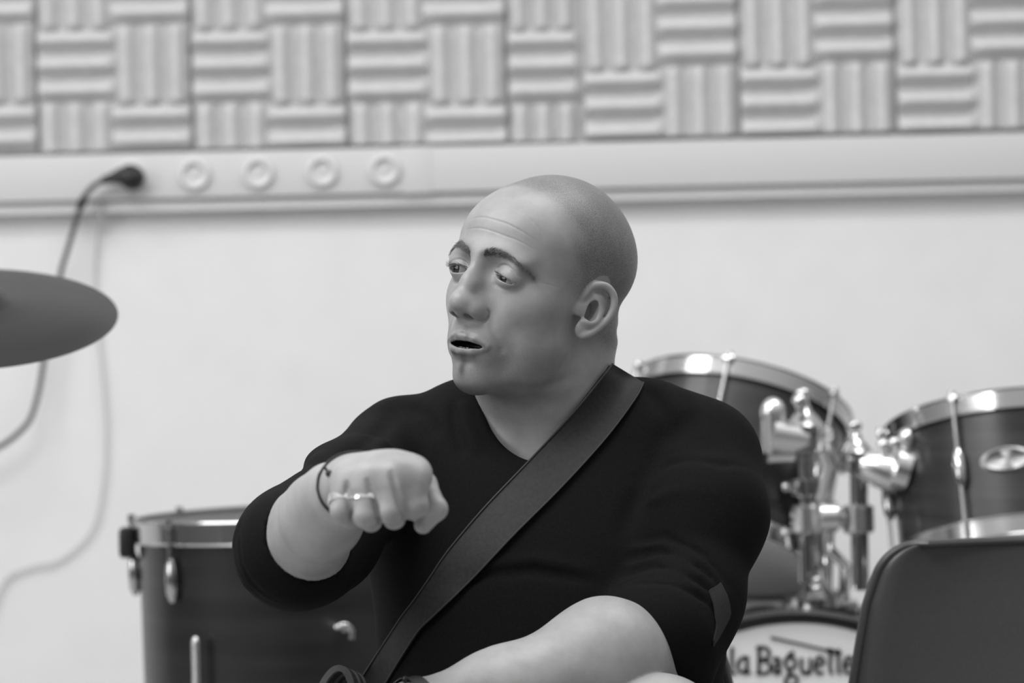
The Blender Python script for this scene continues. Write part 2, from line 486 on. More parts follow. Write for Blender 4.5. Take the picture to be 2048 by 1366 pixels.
# double chin fold and nape
hg([(.030, -.066, -.115), (.050, -.036, -.112), (.062, -.006, -.100), (.070, .012, -.085)], .0060, -.0022)
hg([(-.04, .10, -.040), (0, .112, -.040), (.04, .10, -.038), (.066, .07, -.036)], .0070, -.0035)
# ears
def ear(sx):
    def E(u, v, o): # u back, v up in the ear plane, o outwards
        a = R(14); uu = u*math.cos(a)+v*math.sin(a); vv = -u*math.sin(a)+v*math.cos(a)
        return H(sx*(.0668+o+.42*max(u+.009, 0)), .0065+uu*.88, -.0195+vv*.95)
    Re = HR@rot3(R(-19)*sx, 0, 0)@rot3(0, R(-14), 0)
    body.ell(E(.008, .006, .000), Hs((.0060, .0150, .0240)), Re, .003)
    body.ell(E(.000, -.024, .002), Hs((.0040, .0085, .0098)), Re, .004)
    hel = spline([E(-.0085, .004, .000), E(-.0110, .012, .004), E(-.0085, .0215, .006), E(.000, .0275, .007), E(.010, .0285, .007), E(.0190, .0225, .007), E(.0225, .011, .007), E(.0215, -.001, .006), E(.0160, -.013, .005), E(.009, -.024, .004), E(.001, -.031, .003)], 5)
    # scooped hollow between rim and inner ridge, then the rim itself
    body.chain(spline([E(-.002, .020, .0085), E(.008, .0225, .0085), E(.0165, .014, .0085), E(.0175, .002, .0085), E(.013, -.009, .0080)], 4), list(np.interp(np.linspace(0, 1, 17), [0, .3, .7, 1], [.0028, .0044, .0040, .0020])), .002, 'sub')
    body.chain(hel, list(np.interp(np.linspace(0, 1, len(hel)), [0, .2, .5, .8, 1], [.0020, .0032, .0031, .0031, .0036])), .0022)
    body.chain(spline([E(.000, .014, .004), E(.006, .009, .0045), E(.0115, .001, .0050), E(.010, -.010, .0050), E(.003, -.016, .0050), E(-.004, -.0170, .0045)], 4), list(np.interp(np.linspace(0, 1, 21), [0, .5, 1], [.0020, .0026, .0030])), .003)
    body.ell(E(.0025, -.002, .0030), Hs((.0110, .0062, .0120)), Re, .0015, 'sub')
    body.ell(E(-.0090, -.005, .0002), Hs((.0036, .0058, .0068)), Re, .005)
ear(1); ear(-1)
#@@BODY
# torso, arms and hands
def cyl(F, pts, rs, k=.02, op='add', kin=None): F.chain([at(*p) for p in pts], rs, k, op, kin)
body.ell(at(1115, 1060, .08), (.180, .105, .165), None, .04)
body.ell(at(1110, 1280, .06), (.165, .120, .22), None, .05)
cyl(body, [(880, 925, .08), (1120, 915, .07), (1360, 925, .06)], [.042, .058, .042], .03)
# his right arm (image left)
cyl(body, [(800, 935, .08), (606, 1090, -.15)], [.042, .040], .02)
cyl(body, [(598, 1100, -.15), (608, 1086, -.20), (646, 1036, -.28), (692, 990, -.355)], [.0405, .0425, .0370, .0285], .01)
cyl(body, [(600, 1052, -.18), (660, 985, -.335)], [.0335, .0275], .012)
# right hand: knuckles towards the camera, fist with loose thumb
cyl(body, [(694, 985, -.37), (702, 962, -.418)], [.028, .0185], .012)
cyl(body, [(702, 980, -.37), (742, 948, -.424)], [.028, .0185], .012)
cyl(body, [(714, 975, -.37), (782, 942, -.426)], [.028, .0195], .012)
cyl(body, [(725, 975, -.37), (824, 950, -.424)], [.026, .0185], .012)
FING = [  # MCP, PIP, DIP, TIP
    ([(690, 974, -.425), (685, 1020, -.437), (702, 1036, -.412), (714, 1015, -.395)], [.0116, .0106, .0088, .0080]),
    ([(733, 962, -.434), (732, 1030, -.445), (742, 1042, -.420), (750, 1018, -.400)], [.0118, .0114, .0094, .0086]),
    ([(778, 956, -.438), (782, 1022, -.448), (788, 1036, -.425), (796, 1012, -.405)], [.0120, .0116, .0098, .0088]),
    ([(824, 960, -.434), (830, 1010, -.440), (826, 1018, -.424), (822, 996, -.405)], [.0120, .0116, .0096, .0088])]
for pts, rs in FING: cyl(body, pts, rs, .0030, kin=.003)
cyl(body, [(694, 968, -.430), (742, 955, -.438), (790, 950, -.441), (828, 958, -.436)], [.0110, .0118, .0118, .0112], .010)
cyl(body, [(692, 985, -.434), (738, 978, -.441), (790, 972, -.444), (826, 976, -.438)], [.0092, .0098, .0098, .0092], .008)
cyl(body, [(690, 1006, -.437), (736, 1004, -.444), (786, 998, -.447), (826, 990, -.442)], [.0070, .0074, .0074, .0070], .006)
for q_ in (((694, 960), (697, 1000), (708, 1050)), ((733, 955), (748, 1000), (762, 1048)), ((780, 940), (793, 985), (806, 1038))):
    q_ = [body.ray(q[0], q[1], -.52, -.35) for q in spline([(*a_, 0) for a_ in q_], 4)]
    body.groove([p for p in q_ if p is not None], .0024, -.0046)
cyl(body, [(720, 995, -.38), (800, 985, -.385)], [.024, .022], .008)
cyl(body, [(805, 980, -.37), (848, 970, -.395), (872, 1018, -.415), (846, 1050, -.425)], [.017, .0112, .0098, .0080], .003, kin=.005)
# his left arm (image right)
cyl(body, [(1385, 940, .04), (1350, 1320, -.10)], [.045, .038], .03)
cyl(body, [(1310, 1325, -.10), (1210, 1313, -.16), (1000, 1390, -.22), (830, 1424, -.27)], [.0500, .0520, .0395, .0285], .02, kin=.03)
cyl(body, [(830, 1424, -.27), (770, 1436, -.30), (715, 1440, -.31)], [.026, .0230, .019], .015)
for j, (dy, dz) in enumerate(((-.035, 0), (-.012, 0), (.010, 3), (.030, 8))):
    cyl(body, [(745, 1438+dz, -.31+dy*.8), (690, 1444+dz, -.315+dy), (655, 1458+dz, -.315+dy), (645, 1490+dz, -.30+dy)], [.0115, .0098, .0090, .0080], .003, kin=.004)
cyl(body, [(770, 1415, -.33), (730, 1450, -.37), (700, 1480, -.37)], [.015, .0115, .009], .006)
# pelvis and legs (left leg crossed over the right)
body.ell((.04, .08, .57), (.165, .12, .10), None, .05)
KN = at(1318, 1484, -.20)
body.chain([(.12, .06, .575), (.145, -.06, .61), KN], [.085, .080, .0665], .002, kin=.03)
body.chain([KN, KN+np.array([-.02, -.05, -.015])], [.064, .055], .004)
body.chain([KN+np.array([-.02, -.04, -.02]), KN+np.array([-.16, -.12, -.045]), (-.18, -.36, .585)], [.054, .055, .036], .02)
body.chain([(-.18, -.36, .585), (-.23, -.40, .55), (-.26, -.46, .55)], [.036, .036, .028], .02)
body.chain([(-.06, .06, .565), (-.12, -.36, .51)], [.080, .062], .03)
body.chain([(-.12, -.36, .51), (-.125, -.31, .30), (-.13, -.30, .09)], [.056, .054, .036], .02)
body.chain([(-.13, -.29, .065), (-.14, -.42, .045)], [.036, .030], .02)

man = empty('person', (0.03, .08, 0), 'seated man with shaved head, black rolled sleeve sweater, pointing his fist, looking aside', 'person')
import time; _t = time.time()
hd_lo = HO+np.array([-.15, -.17, -.30]); hd_hi = HO+np.array([.15, .17, .16])
ra_lo = at(470, 1240, 0); ra_hi = at(930, 860, 0)
parts = [body.mesh(hd_lo, hd_hi, .0011),
         body.mesh((-.26, -.50, .84), (-.045, -.13, .98), .0014),
         body.mesh((-.22, -.40, .64), (.26, -.02, .83), .0022)]
big = body.mesh((-.50, -.60, 0.0), (.45, .40, 1.12), .007, iters=1)
# keep of the coarse mesh only what the fine boxes do not cover (their seams lie under clothing)
def inside(Vc, lo, hi, m=.002): return ((Vc > np.array(lo)+m) & (Vc < np.array(hi)-m)).all(1)
fc = big[0][big[1]].mean(1)
keep = ~(inside(fc, hd_lo, hd_hi) | inside(fc, (-.26, -.50, .84), (-.045, -.13, .98)) | inside(fc, (-.22, -.40, .64), (.26, -.02, .83)))
V, Q = join(parts+[(big[0], big[1][keep])])
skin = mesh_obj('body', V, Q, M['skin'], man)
print('skin', len(V), round(time.time()-_t, 1))
# colour of the skin: scalp stubble, brows, lips, goatee; shade painted into mouth, nostrils, chin, sockets
L = ((V-HO)@HR)/HS
ax = np.abs(L[:, 0]); yy = L[:, 1]; zz = L[:, 2]
onhead = sst(.160, .140, np.linalg.norm(L, axis=1))
SK = .275+.055*sst(.140, .185, np.linalg.norm(L, axis=1))
tone = SK*1.0
def wob(s_): return np.sin(zz*230*s_+ax*190*s_+1)*.5+np.sin(yy*410*s_+zz*333*s_)*.5
yb = np.interp(zz, [-.06, -.03, .0, .03, .055, .075, .095, .11], [.035, .024, -.020, -.034, -.028, -.040, -.050, -.052])
hair = sst(-.014, .030, yy-yb+.005*wob(.5))*sst(-.072, -.040, zz)
hair = hair*onhead
# the ear stays bare: distance outwards from the skull side
a_ = R(14); du_ = yy-.0085; dv_ = zz+.018
eu = du_*math.cos(a_)-dv_*math.sin(a_); ev = du_*math.sin(a_)+dv_*math.cos(a_)
ein = ((eu-.0055)/.0215)**2+((ev+.001)/.0375)**2
earm = sst(1.06, .92, ein)*(ax > .058)
hair = hair*(1-earm)
tone = tone*(1-hair)+.150*hair
tone = tone*(1+.10*earm)
def spot(c, r, strength, val):
    global tone
    q = (np.stack([ax, yy, zz], -1)-np.array(c))/np.array(r)
    m = np.exp(-(q**2).sum(1))*strength*onhead
    tone = tone*(1-m)+val*m
def band(pts, wid, strength, val, p=2, side=0):
    """soft stripe along a polyline on both sides of the face"""
    global tone
    A = np.stack([ax, zz], -1); m = np.full(len(A), 1e9)
    for a, b in zip(pts[:-1], pts[1:]):
        a = np.array(a); b = np.array(b); ab = b-a; t = np.clip(((A-a)@ab)/(ab@ab), 0, 1)
        m = np.minimum(m, np.linalg.norm(A-a-t[:, None]*ab, axis=1))
    k = np.exp(-(m/wid)**p)*strength*onhead*(yy < -.03)
    if side: k = k*(L[:, 0]*side > 0)
    tone = tone*(1-k)+val*k
for sd, q1, q2 in ((1, [(.009, .0175), (.018, .0195), (.030, .0190)], [(.027, .0190), (.038, .0160), (.047, .0108), (.053, .0005)]), (-1, [(.012, .0175), (.020, .0215), (.034, .0255)], [(.030, .0240), (.040, .0245), (.049, .0190), (.053, .010)])):
    band(q1, .0046, .70, .06, side=sd); band(q2, .0034, .60, .07, side=sd)
band([(0, -.0690), (.008, -.0675), (.016, -.0705), (.024, -.0740)], .0028, .80, .10)  # upper lip colour, with the shading on it painted in
band([(0, -.0825), (.012, -.0808), (.022, -.0765)], .0036, .30, .22)
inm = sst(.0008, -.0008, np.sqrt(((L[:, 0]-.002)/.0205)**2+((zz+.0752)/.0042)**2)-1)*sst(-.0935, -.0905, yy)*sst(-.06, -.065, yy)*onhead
tone = tone*(1-inm)+.012*inm  # painted shade: blackens the skin inside the mouth opening
spot((0, -.09, -.0985), (.0048, .02, .0095), .88, .035)
spot((.0078, -.0985, -.0455), (.0034, .007, .0040), .9, .02)  # nostril hollow darkened by colour to deepen its shade
spot((0, -.08, -.120), (.018, .03, .005), .55, .08)  # shade under the chin painted into the skin tone
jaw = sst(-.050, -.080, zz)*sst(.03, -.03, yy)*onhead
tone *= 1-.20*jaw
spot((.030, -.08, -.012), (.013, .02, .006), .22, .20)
spot((.018, -.08, .008), (.006, .02, .007), .25, .16)  # painted shade in the inner corner between brow and eye
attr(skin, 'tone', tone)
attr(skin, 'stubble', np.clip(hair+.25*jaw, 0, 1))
# eyes
for i, e in enumerate(EYE):
    gaze = HR@rot3(R(-9), R(5), 0)@np.array([0, -1., 0]); c = H(*e)
    mb = MB().ball(c, .0122*HS, 32); eo = mb.build('eye', M['eye_white'], man)
    prof = [(.0061, .0108), (.0058, .0112), (.0052, .0115)] + [(.0028, .0122)]
    ir = MB().lathe([(.0062, .0106), (.0056, .0113), (.0040, .0119), (.0026, .01225), (1e-7, .0124)], c, gaze, 28).build('iris', M['iris'], eo)
    MB().lathe([(.0026, .01215), (.0018, .0125), (1e-7, .0127)], c, gaze, 20).build('pupil', M['pupil'], eo)
# eyelashes and eyebrow hairs
def surf(x, z, y0=-.13):
    """point on the face at local x, z"""
    ys = np.arange(y0, -.02, .0006); P = np.array([H(x, y, z) for y in ys]); d = body.eval(P); i = np.nonzero(d < 0)[0]
    return P[i[0]] if len(i) else None
for sx in (1, -1):
    lash = MB()
    for k in range(26):
        t = k/25; ox, oz, ow, oh, ang = LID[sx]; u_ = -.85+1.75*t
        x = ox+sx*u_*ow; z = oz+oh*math.sqrt(max(0, 1-u_*u_))+.0003-(x-ox)*math.tan(R(ang))
        p = surf(x, z)
        if p is None: continue
        d = HR@np.array([sx*(.25+.5*t), -1, .15+.3*random.random()])
        L_ = (.0055+.002*random.random())*(.6+.6*math.sin(PI*min(1, t+.15)))
        lash.tube([p, p+d*L_*.5+HR@np.array([0, 0, -.0006]), p+d*L_+HR@np.array([0, 0, .0006])], [.00020, .00014, .00004], 4)
    lash.build('eyelashes', M['hair'], man)
    br = MB()
    for k in range(460):
        t = random.random()**1.15; x = .0085+.0445*t
        zc = np.interp(x, [.007, .018, .028, .038, .047, .053], [.0170, .0198, .0196, .0165, .0108, .0010] if sx > 0 else [.0140, .0205, .0250, .0250, .0190, .0100])
        wz = np.interp(t, [0, .2, .6, 1], [.0036, .0042, .0032, .0014])
        z = zc+random.uniform(-1, 1)*wz
        p = surf(sx*x, z)
        if p is None: continue
        dr = HR@np.array([sx*(.45+.5*t), -.10, .55-1.25*t+random.uniform(-.25, .25)]); dr = dr/np.linalg.norm(dr)
        q = p+dr*.0046+HR@np.array([0, -.0002, 0])
        br.tube([p, (p+q)/2+HR@np.array([0, -.0003, 0]), q], [.00011, .00009, .00003], 3)
    br.build('eyebrow', M['hair'], man)
tb = MB()
for k in range(-4, 5):
    x = k*.0050; tb.box(H(x, -.0850+abs(k)**2*.00028, -.0808-.0004*(k % 2)), (.0044, .0030, .0070), HR@rot3(0, 0, 0), .0009)
tb.build('teeth', M['teeth'], man)
#@@SWEATER
sw = Field()
k_ = .05
sw.ell(at(1110, 1050, .075), (.200, .128, .160), None, .04)
sw.ell(at(1106, 1230, .045), (.182, .150, .17), None, k_)
sw.ell(at(1098, 1420, .04), (.172, .160, .17), None, k_)
cyl(sw, [(800, 905, .09), (930, 882, .075), (1120, 890, .07), (1315, 884, .05), (1398, 912, .04)], [.049, .058, .064, .055, .056], .03, kin=.025)
sw.chain([at(935, 846, .07), at(1090, 825, .09), at(1200, 838, .09), at(1285, 842, .06)], [.036, .036, .034, .040], .02)
# right sleeve (image left)
sw.ell(at(808, 818, .08), (.024, .03, .012), None, .015)
cyl(sw, [(785, 915, .085), (712, 990, -.04), (612, 1085, -.14)], [.056, .054, .056], .02, kin=.02)
sw.ell(at(662, 928, .0), (.026, .04, .018), None, .02)
cyl(sw, [(640, 1075, -.10), (588, 1098, -.16)], [.060, .0600], .02)
cyl(sw, [(600, 1092, -.15), (590, 1095, -.185)], [.0590, .0585], .010)
# left sleeve (image right)
cyl(sw, [(1402, 928, .04), (1408, 1030, -.02), (1376, 1200, -.07), (1338, 1345, -.09)], [.060, .061, .048, .045], .03, kin=.03)
cyl(sw, [(1380, 1190, -.07), (1325, 1262, -.11)], [.050, .060], .02)
_t = time.time()
# openings: sleeves and neck
sw.chain([at(601, 1096, -.17), at(608, 1086, -.20), at(646, 1036, -.28)], [.0410, .0420, .0420], .003, 'sub')
sw.chain([at(1222, 1325, -.155), at(1160, 1325, -.18), at(1000, 1382, -.24)], [.0570, .0580, .048], .003, 'sub')
sw.chain([H(.004, .042, -.10), at(1134, 830, .04), at(1090, 830, -.02), at(1082, 832, -.12)], [.0730, .0620, .0400, .032], .006, 'sub', kin=.04)
def sg(pts, w, a): sw.groove([p for p in (sw.ray(*q) for q in pts) if p is not None], w, a)
# folds
for k in range(7):   # gathered left sleeve above the cuff
    o = k*17; sg([(1225+o*.35, 1190-o*1.1), (1300+o*.3, 1165-o*.9), (1390+o*.2, 1190-o*.75), (1450+o*.1, 1250-o*.6), (1478, 1310-o*.5)], .0042, .0030 if k % 2 else -.0030)
sg([(1250, 960), (1330, 930), (1440, 930), (1520, 950)], .006, -.0025)
sg([(1270, 1010), (1350, 985), (1450, 990)], .007, .0025)
sg([(1235, 1090), (1300, 950), (1330, 880), (1400, 820)], .012, -.006)
sg([(1290, 770), (1330, 830), (1340, 900)], .009, -.004)
sg([(1360, 775), (1400, 830), (1420, 900)], .009, .003)
sg([(870, 1180), (960, 1150), (1070, 1140), (1200, 1165)], .007, -.004)
sg([(870, 1160), (960, 1130), (1070, 1122), (1200, 1146)], .007, .003)
sg([(925, 800), (935, 850), (960, 910)], .007, .004)
sg([(905, 800), (912, 860), (930, 920)], .006, -.004)
sg([(790, 800), (770, 850), (720, 900), (650, 930)], .010, -.005)
sg([(790, 798), (850, 830), (880, 880)], .008, -.004)
sg([(615, 925), (680, 930), (740, 960)], .010, .006)
sg([(700, 835), (730, 870), (780, 900)], .008, .004)
for k in range(4): sg([(500-k*5, 1010+k*8), (478-k*3, 1080), (500-k*3, 1160+k*4), (570, 1205+k*4)], .0035, .0018 if k % 2 else -.0018)
SV, SQ = sw.mesh((-.50, -.34, .60), (.45, .42, 1.13), .0032)
sweater = mesh_obj('sweater', SV, SQ, M['sweater'], man)
print('sweater', len(SV), round(time.time()-_t, 1))
def ribbon(pts, widths, surf_field, thick=.003, lift=.002, sub=6):
    """band lying on a surface; pts = pixel centre line"""
    c = spline([(*p, w_) for p, w_ in zip(pts, widths)], sub)
    L_, R_, Nn = [], [], []
    for i, q in enumerate(c):
        a = c[max(0, i-1)]; b = c[min(len(c)-1, i+1)]; t = (b-a)[:2]; t /= np.linalg.norm(t); n = np.array([-t[1], t[0]])
        row = []
        for s_ in np.linspace(-1, 1, 7):
            xy = q[:2]+n*s_*q[2]*.5; row.append(xy)
        L_.append(row)
    return L_
#@@STRAP
bag = empty('shoulder_bag', at(745, 1420, -.12), 'bag with wide dark shoulder strap slung diagonally over the black sweater', 'bag')
rows = []
cl = spline([(1256, 746, 72), (1236, 778, 78), (1178, 852, 82), (1090, 948, 83), (1000, 1040, 80), (925, 1124, 74), (885, 1172, 62), (848, 1215, 50), (820, 1247, 44), (784, 1302, 44), (745, 1364, 46), (722, 1402, 46)], 8)
for i, q in enumerate(cl):
    a = cl[max(0, i-1)]; b = cl[min(len(cl)-1, i+1)]; t = (b-a)[:2]; t /= np.linalg.norm(t); n = np.array([-t[1], t[0]])
    row = [q[:2]+n*s_*q[2]*.5 for s_ in np.linspace(-1, 1, 9)]
    rows.append(row)
dep = np.full((len(rows), 9), np.nan)
for i, row in enumerate(rows):
    for j, xy in enumerate(row):
        p = sw.ray(xy[0], xy[1], lift=.002); p2 = body.ray(xy[0], xy[1], lift=.002) if i < 40 else None
        c_ = [v_[1] for v_ in (p, p2) if v_ is not None]
        if c_: dep[i, j] = min(c_)
for i in range(len(rows)):   # rows without cloth behind them keep their neighbours' depth
    if np.isnan(dep[i]).all(): dep[i] = dep[i-1]
    else: dep[i] = np.where(np.isnan(dep[i]), np.nanmean(dep[i]), dep[i])
for _ in range(14):
    d2 = dep.copy(); d2[1:-1] = (dep[:-2]+dep[1:-1]*2+dep[2:])/4; d2[:, 1:-1] = (d2[:, :-2]+d2[:, 1:-1]*2+d2[:, 2:])/4; dep = np.minimum(d2, dep+.002)
top = [[at(xy[0], xy[1], dep[i, j]-.0045) for j, xy in enumerate(row)] for i, row in enumerate(rows)]
# over the shoulder and down the back
def slab(grid, thick, name, m, parent, closed=False):
    n, k = len(grid), len(grid[0]); G = np.array(grid)
    dn = np.zeros_like(G)
    du = np.gradient(G, axis=0); dv = np.gradient(G, axis=1); nn = np.cross(du, dv); nn /= np.linalg.norm(nn, axis=2)[..., None]+1e-9
    if nn[n//2, k//2, 1] > 0: nn = -nn
    B = G-nn*thick
    V = list(G.reshape(-1, 3))+list(B.reshape(-1, 3)); o = n*k; F = []
    for i in range(n-1):
        for j in range(k-1):
            a = i*k+j; F.append((a, a+1, a+k+1, a+k)); F.append((o+a, o+a+k, o+a+k+1, o+a+1))
    for i in range(n-1):
        for j in (0, k-1): a = i*k+j; F.append((a, a+k, o+a+k, o+a))
    for j in range(k-1):
        for i in (0, n-1): a = i*k+j; F.append((a, a+1, o+a+1, o+a))
    mb = MB(); mb.add(V, F); return mb.build(name, m, parent)
back = []
p0 = np.array(top[0]); 
for s_ in (3, 2, 1):
    back.append([p+np.array([.004*s_, .03*s_, .001*s_-.008*s_*s_]) for p in top[0]])
strap = slab(back+top, .003, 'strap', M['strap'], bag)
for j in (0, 8):
    e = MB(); e.tube([np.array(r_[j])+np.array([0, -.0008, 0]) for r_ in top], .0011, 6); e.build('strap_edging', M['stitch'], strap)
# bag body on the lap below the strap, with its striped band
bb = MB(); bc = at(742, 1450, -.12)
bb.box(bc+np.array([-.03, .03, -.07]), (.17, .06, .16), rot3(.1, 0, .2), .02); bb.build('bag_body', M['strap'], bag)
for k, (x0, y0, m) in enumerate(((655, 1345, 'stripe_a'), (664, 1346, 'stripe_b'), (674, 1344, 'stripe_b'), (684, 1350, 'stripe_a'), (693, 1351, 'stripe_b'), (704, 1355, 'stripe_a'), (712, 1357, 'stripe_b'))):
    pass
arcs = []
for k in range(12):
    t = k/11; Yk = -.17+.004*k
    arcs.append([at(x+t*34, y+t*15, Yk+dy) for x, y, dy in ((636, 1410, .01), (643, 1384, .005), (653, 1363, 0), (667, 1346, -.002), (679, 1342, -.002), (688, 1350, 0), (695, 1368, .006), (699, 1394, .012))])
for a_, b_, m, nm in ((0, 1, 'stripe_a', 'pale_stripe'), (1, 4, 'stripe_b', 'dark_stripe'), (4, 6, 'stripe_a', 'pale_stripe'), (6, 8, 'stripe_b', 'dark_stripe'), (8, 10, 'stripe_a', 'pale_stripe'), (10, 11, 'stripe_b', 'dark_stripe')):
    seg = [spline(arcs[k], 4) for k in range(a_, b_+1)]
    slab(seg, .006, nm, M[m], bag)
# sleeve tab
tab_px = [[(1424+dx*s1, y+s1*2) for dx, s1 in ((34, 0), (34, .5), (34, 1))] for y in (0,)]
trow = []
for t in np.linspace(0, 1, 10):
    xc = np.interp(t, [0, .25, .6, 1], [1430, 1443, 1449, 1432]); yc = np.interp(t, [0, 1], [1172, 1285]); wd = np.interp(t, [0, .5, 1], [24, 30, 12])
    r_ = []
    for s_ in np.linspace(-.5, .5, 5):
        p = sw.ray(xc+s_*wd, yc-s_*16, lift=.001); r_.append(None if p is None else p+np.array([0, -.003, 0]))
    if all(x is not None for x in r_): trow.append(r_)
if len(trow) > 2: slab(trow, .002, 'sleeve_tab', M['tab'], man)
# rings, bracelet, watch
def ringon(p0, p1, t, r, width, name, parent, m=M['silver'], thick=.0013):
    a, b = np.array(at(*p0)), np.array(at(*p1)); c = a+(b-a)*t; d = (b-a)/np.linalg.norm(b-a)
    mb = MB(); mb.lathe([(r, -width/2), (r+thick, -width/2+.0006), (r+thick*1.2, 0), (r+thick, width/2-.0006), (r, width/2), (r-.0006, 0), (r, -width/2)], c, d, 40)
    return mb.build(name, m, parent)
rg = ringon(FING[0][0][0], FING[0][0][1], .60, .0124, .0075, 'ring', None); tag(rg, 'bright silver ring on the little finger of the raised fist', 'ring', 'silver rings on the fist')
rg = ringon(FING[1][0][0], FING[1][0][1], .56, .0134, .0050, 'ring', None); tag(rg, 'silver ring on the ring finger of the raised fist', 'ring', 'silver rings on the fist')
wr = [at(*p) for p in ((668, 1055, -.30), (705, 970, -.40))]
dw = (wr[1]-wr[0])/np.linalg.norm(wr[1]-wr[0]); cw = at(697, 978, -.382)
br = empty('bracelet', cw, 'thin black cord bracelet knotted on the wrist of the raised fist', 'bracelet')
e1 = np.cross(dw, (0, 0, 1)); e1 /= np.linalg.norm(e1); e2 = np.cross(dw, e1)
def wrap(c, e1, e2, F, n=48, off=.001):
    out = []
    for k in range(n):
        a = 2*PI*k/n; d = math.cos(a)*e1+math.sin(a)*e2
        ts = np.arange(.01, .08, .0005); v = F.eval(c+ts[:, None]*d); i = np.nonzero(v > 0)[0]
        out.append(c+d*(ts[i[0]] if len(i) else .03)+d*off)
    return out
MB().tube(wrap(cw, e1, e2, body), .0014, 8, closed=True).build('cord', M['leather'], br)
kp = body.ray(658, 947, lift=.001)
if kp is not None:
    kn = MB(); kn.ball(kp, .0034, 12); kn.tube([kp, kp+np.array([-.004, -.001, .006])], .0012, 6); kn.tube([kp, kp+np.array([.002, -.002, -.009])], .0012, 6); kn.build('knot', M['leather'], br)
c2 = at(826, 1426, -.27); d2 = at(770, 1412, -.30)-at(1000, 1376, -.22); d2 /= np.linalg.norm(d2)
g1 = np.cross(d2, (0, 0, 1)); g1 /= np.linalg.norm(g1); g2 = np.cross(d2, g1)
watch = empty('wristwatch', c2, 'black wrist band on the forearm resting at the bottom edge', 'watch')
lp = wrap(c2, g1, g2, body, off=.0012)
V_ = []; F_ = []; n_ = len(lp)
for s_, o_ in ((-.008, 0), (-.0072, .0012), (.0072, .0012), (.008, 0)):
    for p in lp: r_ = (p-c2)/np.linalg.norm(p-c2); V_.append(p+d2*s_+r_*o_)
for i in range(3):
    for k in range(n_): F_.append((i*n_+k, i*n_+(k+1) % n_, (i+1)*n_+(k+1) % n_, (i+1)*n_+k))
mb = MB(); mb.add(V_, F_); mb.build('band', M['leather'], watch)
mb = MB(); tp = max(lp, key=lambda p: p[2]); mb.tube([tp+d2*.010+np.array([0, -.003, -.001]), tp+d2*.010+np.array([0, .010, .000])], .0022, 10); mb.build('buckle', M['leather'], watch)
# shorts and shoes
sh = Field()
sh.ell((.04, .08, .595), (.195, .145, .130), None, .05)
sh.chain([(.12, .06, .575), (.142, -.05, .61)], [.096, .092], .03)
sh.chain([(-.06, .06, .565), (-.105, -.22, .525)], [.094, .084], .03)
SV2, SQ2 = sh.mesh((-.25, -.40, .33), (.33, .35, .80), .007, iters=1)
mesh_obj('shorts', SV2, SQ2, M['shorts'], man)
for a, b in (((-.13, -.275, .055), (-.145, -.47, .045)), ((-.235, -.405, .55), (-.30, -.50, .52))):
    f = Field(); f.chain([a, b], [.048, .042], .02); v_, q_ = f.mesh(np.minimum(a, b)-.07, np.maximum(a, b)+.07, .006, iters=1); v_[:, 2] = np.maximum(v_[:, 2], .0)
    mesh_obj('shoe', v_, q_, M['shorts'], man)

#@@SETTING
WY = 1.90   # wall plane
def struct(o): o['kind'] = 'structure'; return o
mb = MB(); mb.box((0, WY+.05, 1.5), (9, .10, 3.6)); struct(mb.build('wall_back', M['wall'], None, False))
mb = MB(); mb.box((0, 0, -.05), (9, 7, .10)); struct(mb.build('floor', M['floor'], None, False))
# foam panels
def line_y(y0, slope, x): return y0+slope*x
def foam_panel(name, xl, xr, rows, first_h, label, depth=.030, pad=3):
    """relief panel; xl/xr pixel columns at the wall, rows = pixel row limits (bottom first), ridges run across or down by check"""
    s_ = 1/pxm(WY)
    o = at(xl, rows[0], WY); wdt = (xr-xl)*s_; hts = [(rows[0]-r_)*s_ for r_ in rows]
    nc = max(1, round((xr-xl)/155)); cw_ = wdt/nc
    nx = nc*42; X = np.linspace(0, wdt, nx+1)
    Z = np.arange(0, hts[-1], .0032)
    V = []; F = []
    for z in Z:
        r_ = 0
        while r_ < len(rows)-2 and z > hts[r_+1]: r_ += 1
        for x in X:
            c_ = min(int(x/cw_), nc-1); h = (c_+r_) % 2 == (0 if first_h else 1)
            zt = (hts[r_+1]-z)/cw_ if r_ == 0 else (hts[r_+1]-z)/(hts[r_+1]-hts[r_]); xt = x/cw_-c_
            if h:
                u = (zt*3) % 1; e = min(xt, 1-xt)*9
            else:
                u = (xt*3) % 1; e = min(max(zt, 0), 1)*9
            prof = .5-.5*math.cos(2*PI*u)
            prof = prof**.8
            e = min(1, e)
            y = -(.012+depth*prof*(.75+.25*e))
            if x < 1e-6 or x > wdt-1e-6: y = -.008
            V.append((x, y, z))
    n = len(X); m = len(Z)
    for i in range(m-1):
        for j in range(n-1): a = i*n+j; F.append((a, a+1, a+n+1, a+n))
    b = len(V); V += [(0, 0, Z[0]), (wdt, 0, Z[0]), (wdt, 0, Z[-1]), (0, 0, Z[-1])]
    F += [(b, b+1, *range(n-1, -1, -1)), (b+2, b+3, *range((m-1)*n, m*n)), (b+3, b, *[i*n for i in range(m)]), (b+1, b+2, *[i*n+n-1 for i in range(m-1, -1, -1)])]
    F += [(b, b+3, b+2, b+1)]
    rl = np.array(Matrix.Rotation(R(0), 3, 'Y'))
    V = [np.array(v)+np.array([o[0], WY-.001, o[2]]) for v in V]
    ob = link(name, V, F, M['foam'], None, True)
    return tag(ob, label, 'foam panel', 'ridged foam panels along the top of the wall')
def race_top(x): return 315-.0244*x
def race_bot(x): return 405-.0230*x
zt_ = at(1024, race_top(1024), WY-.04)[2]; zb_ = at(1024, race_bot(1024), WY-.045)[2]
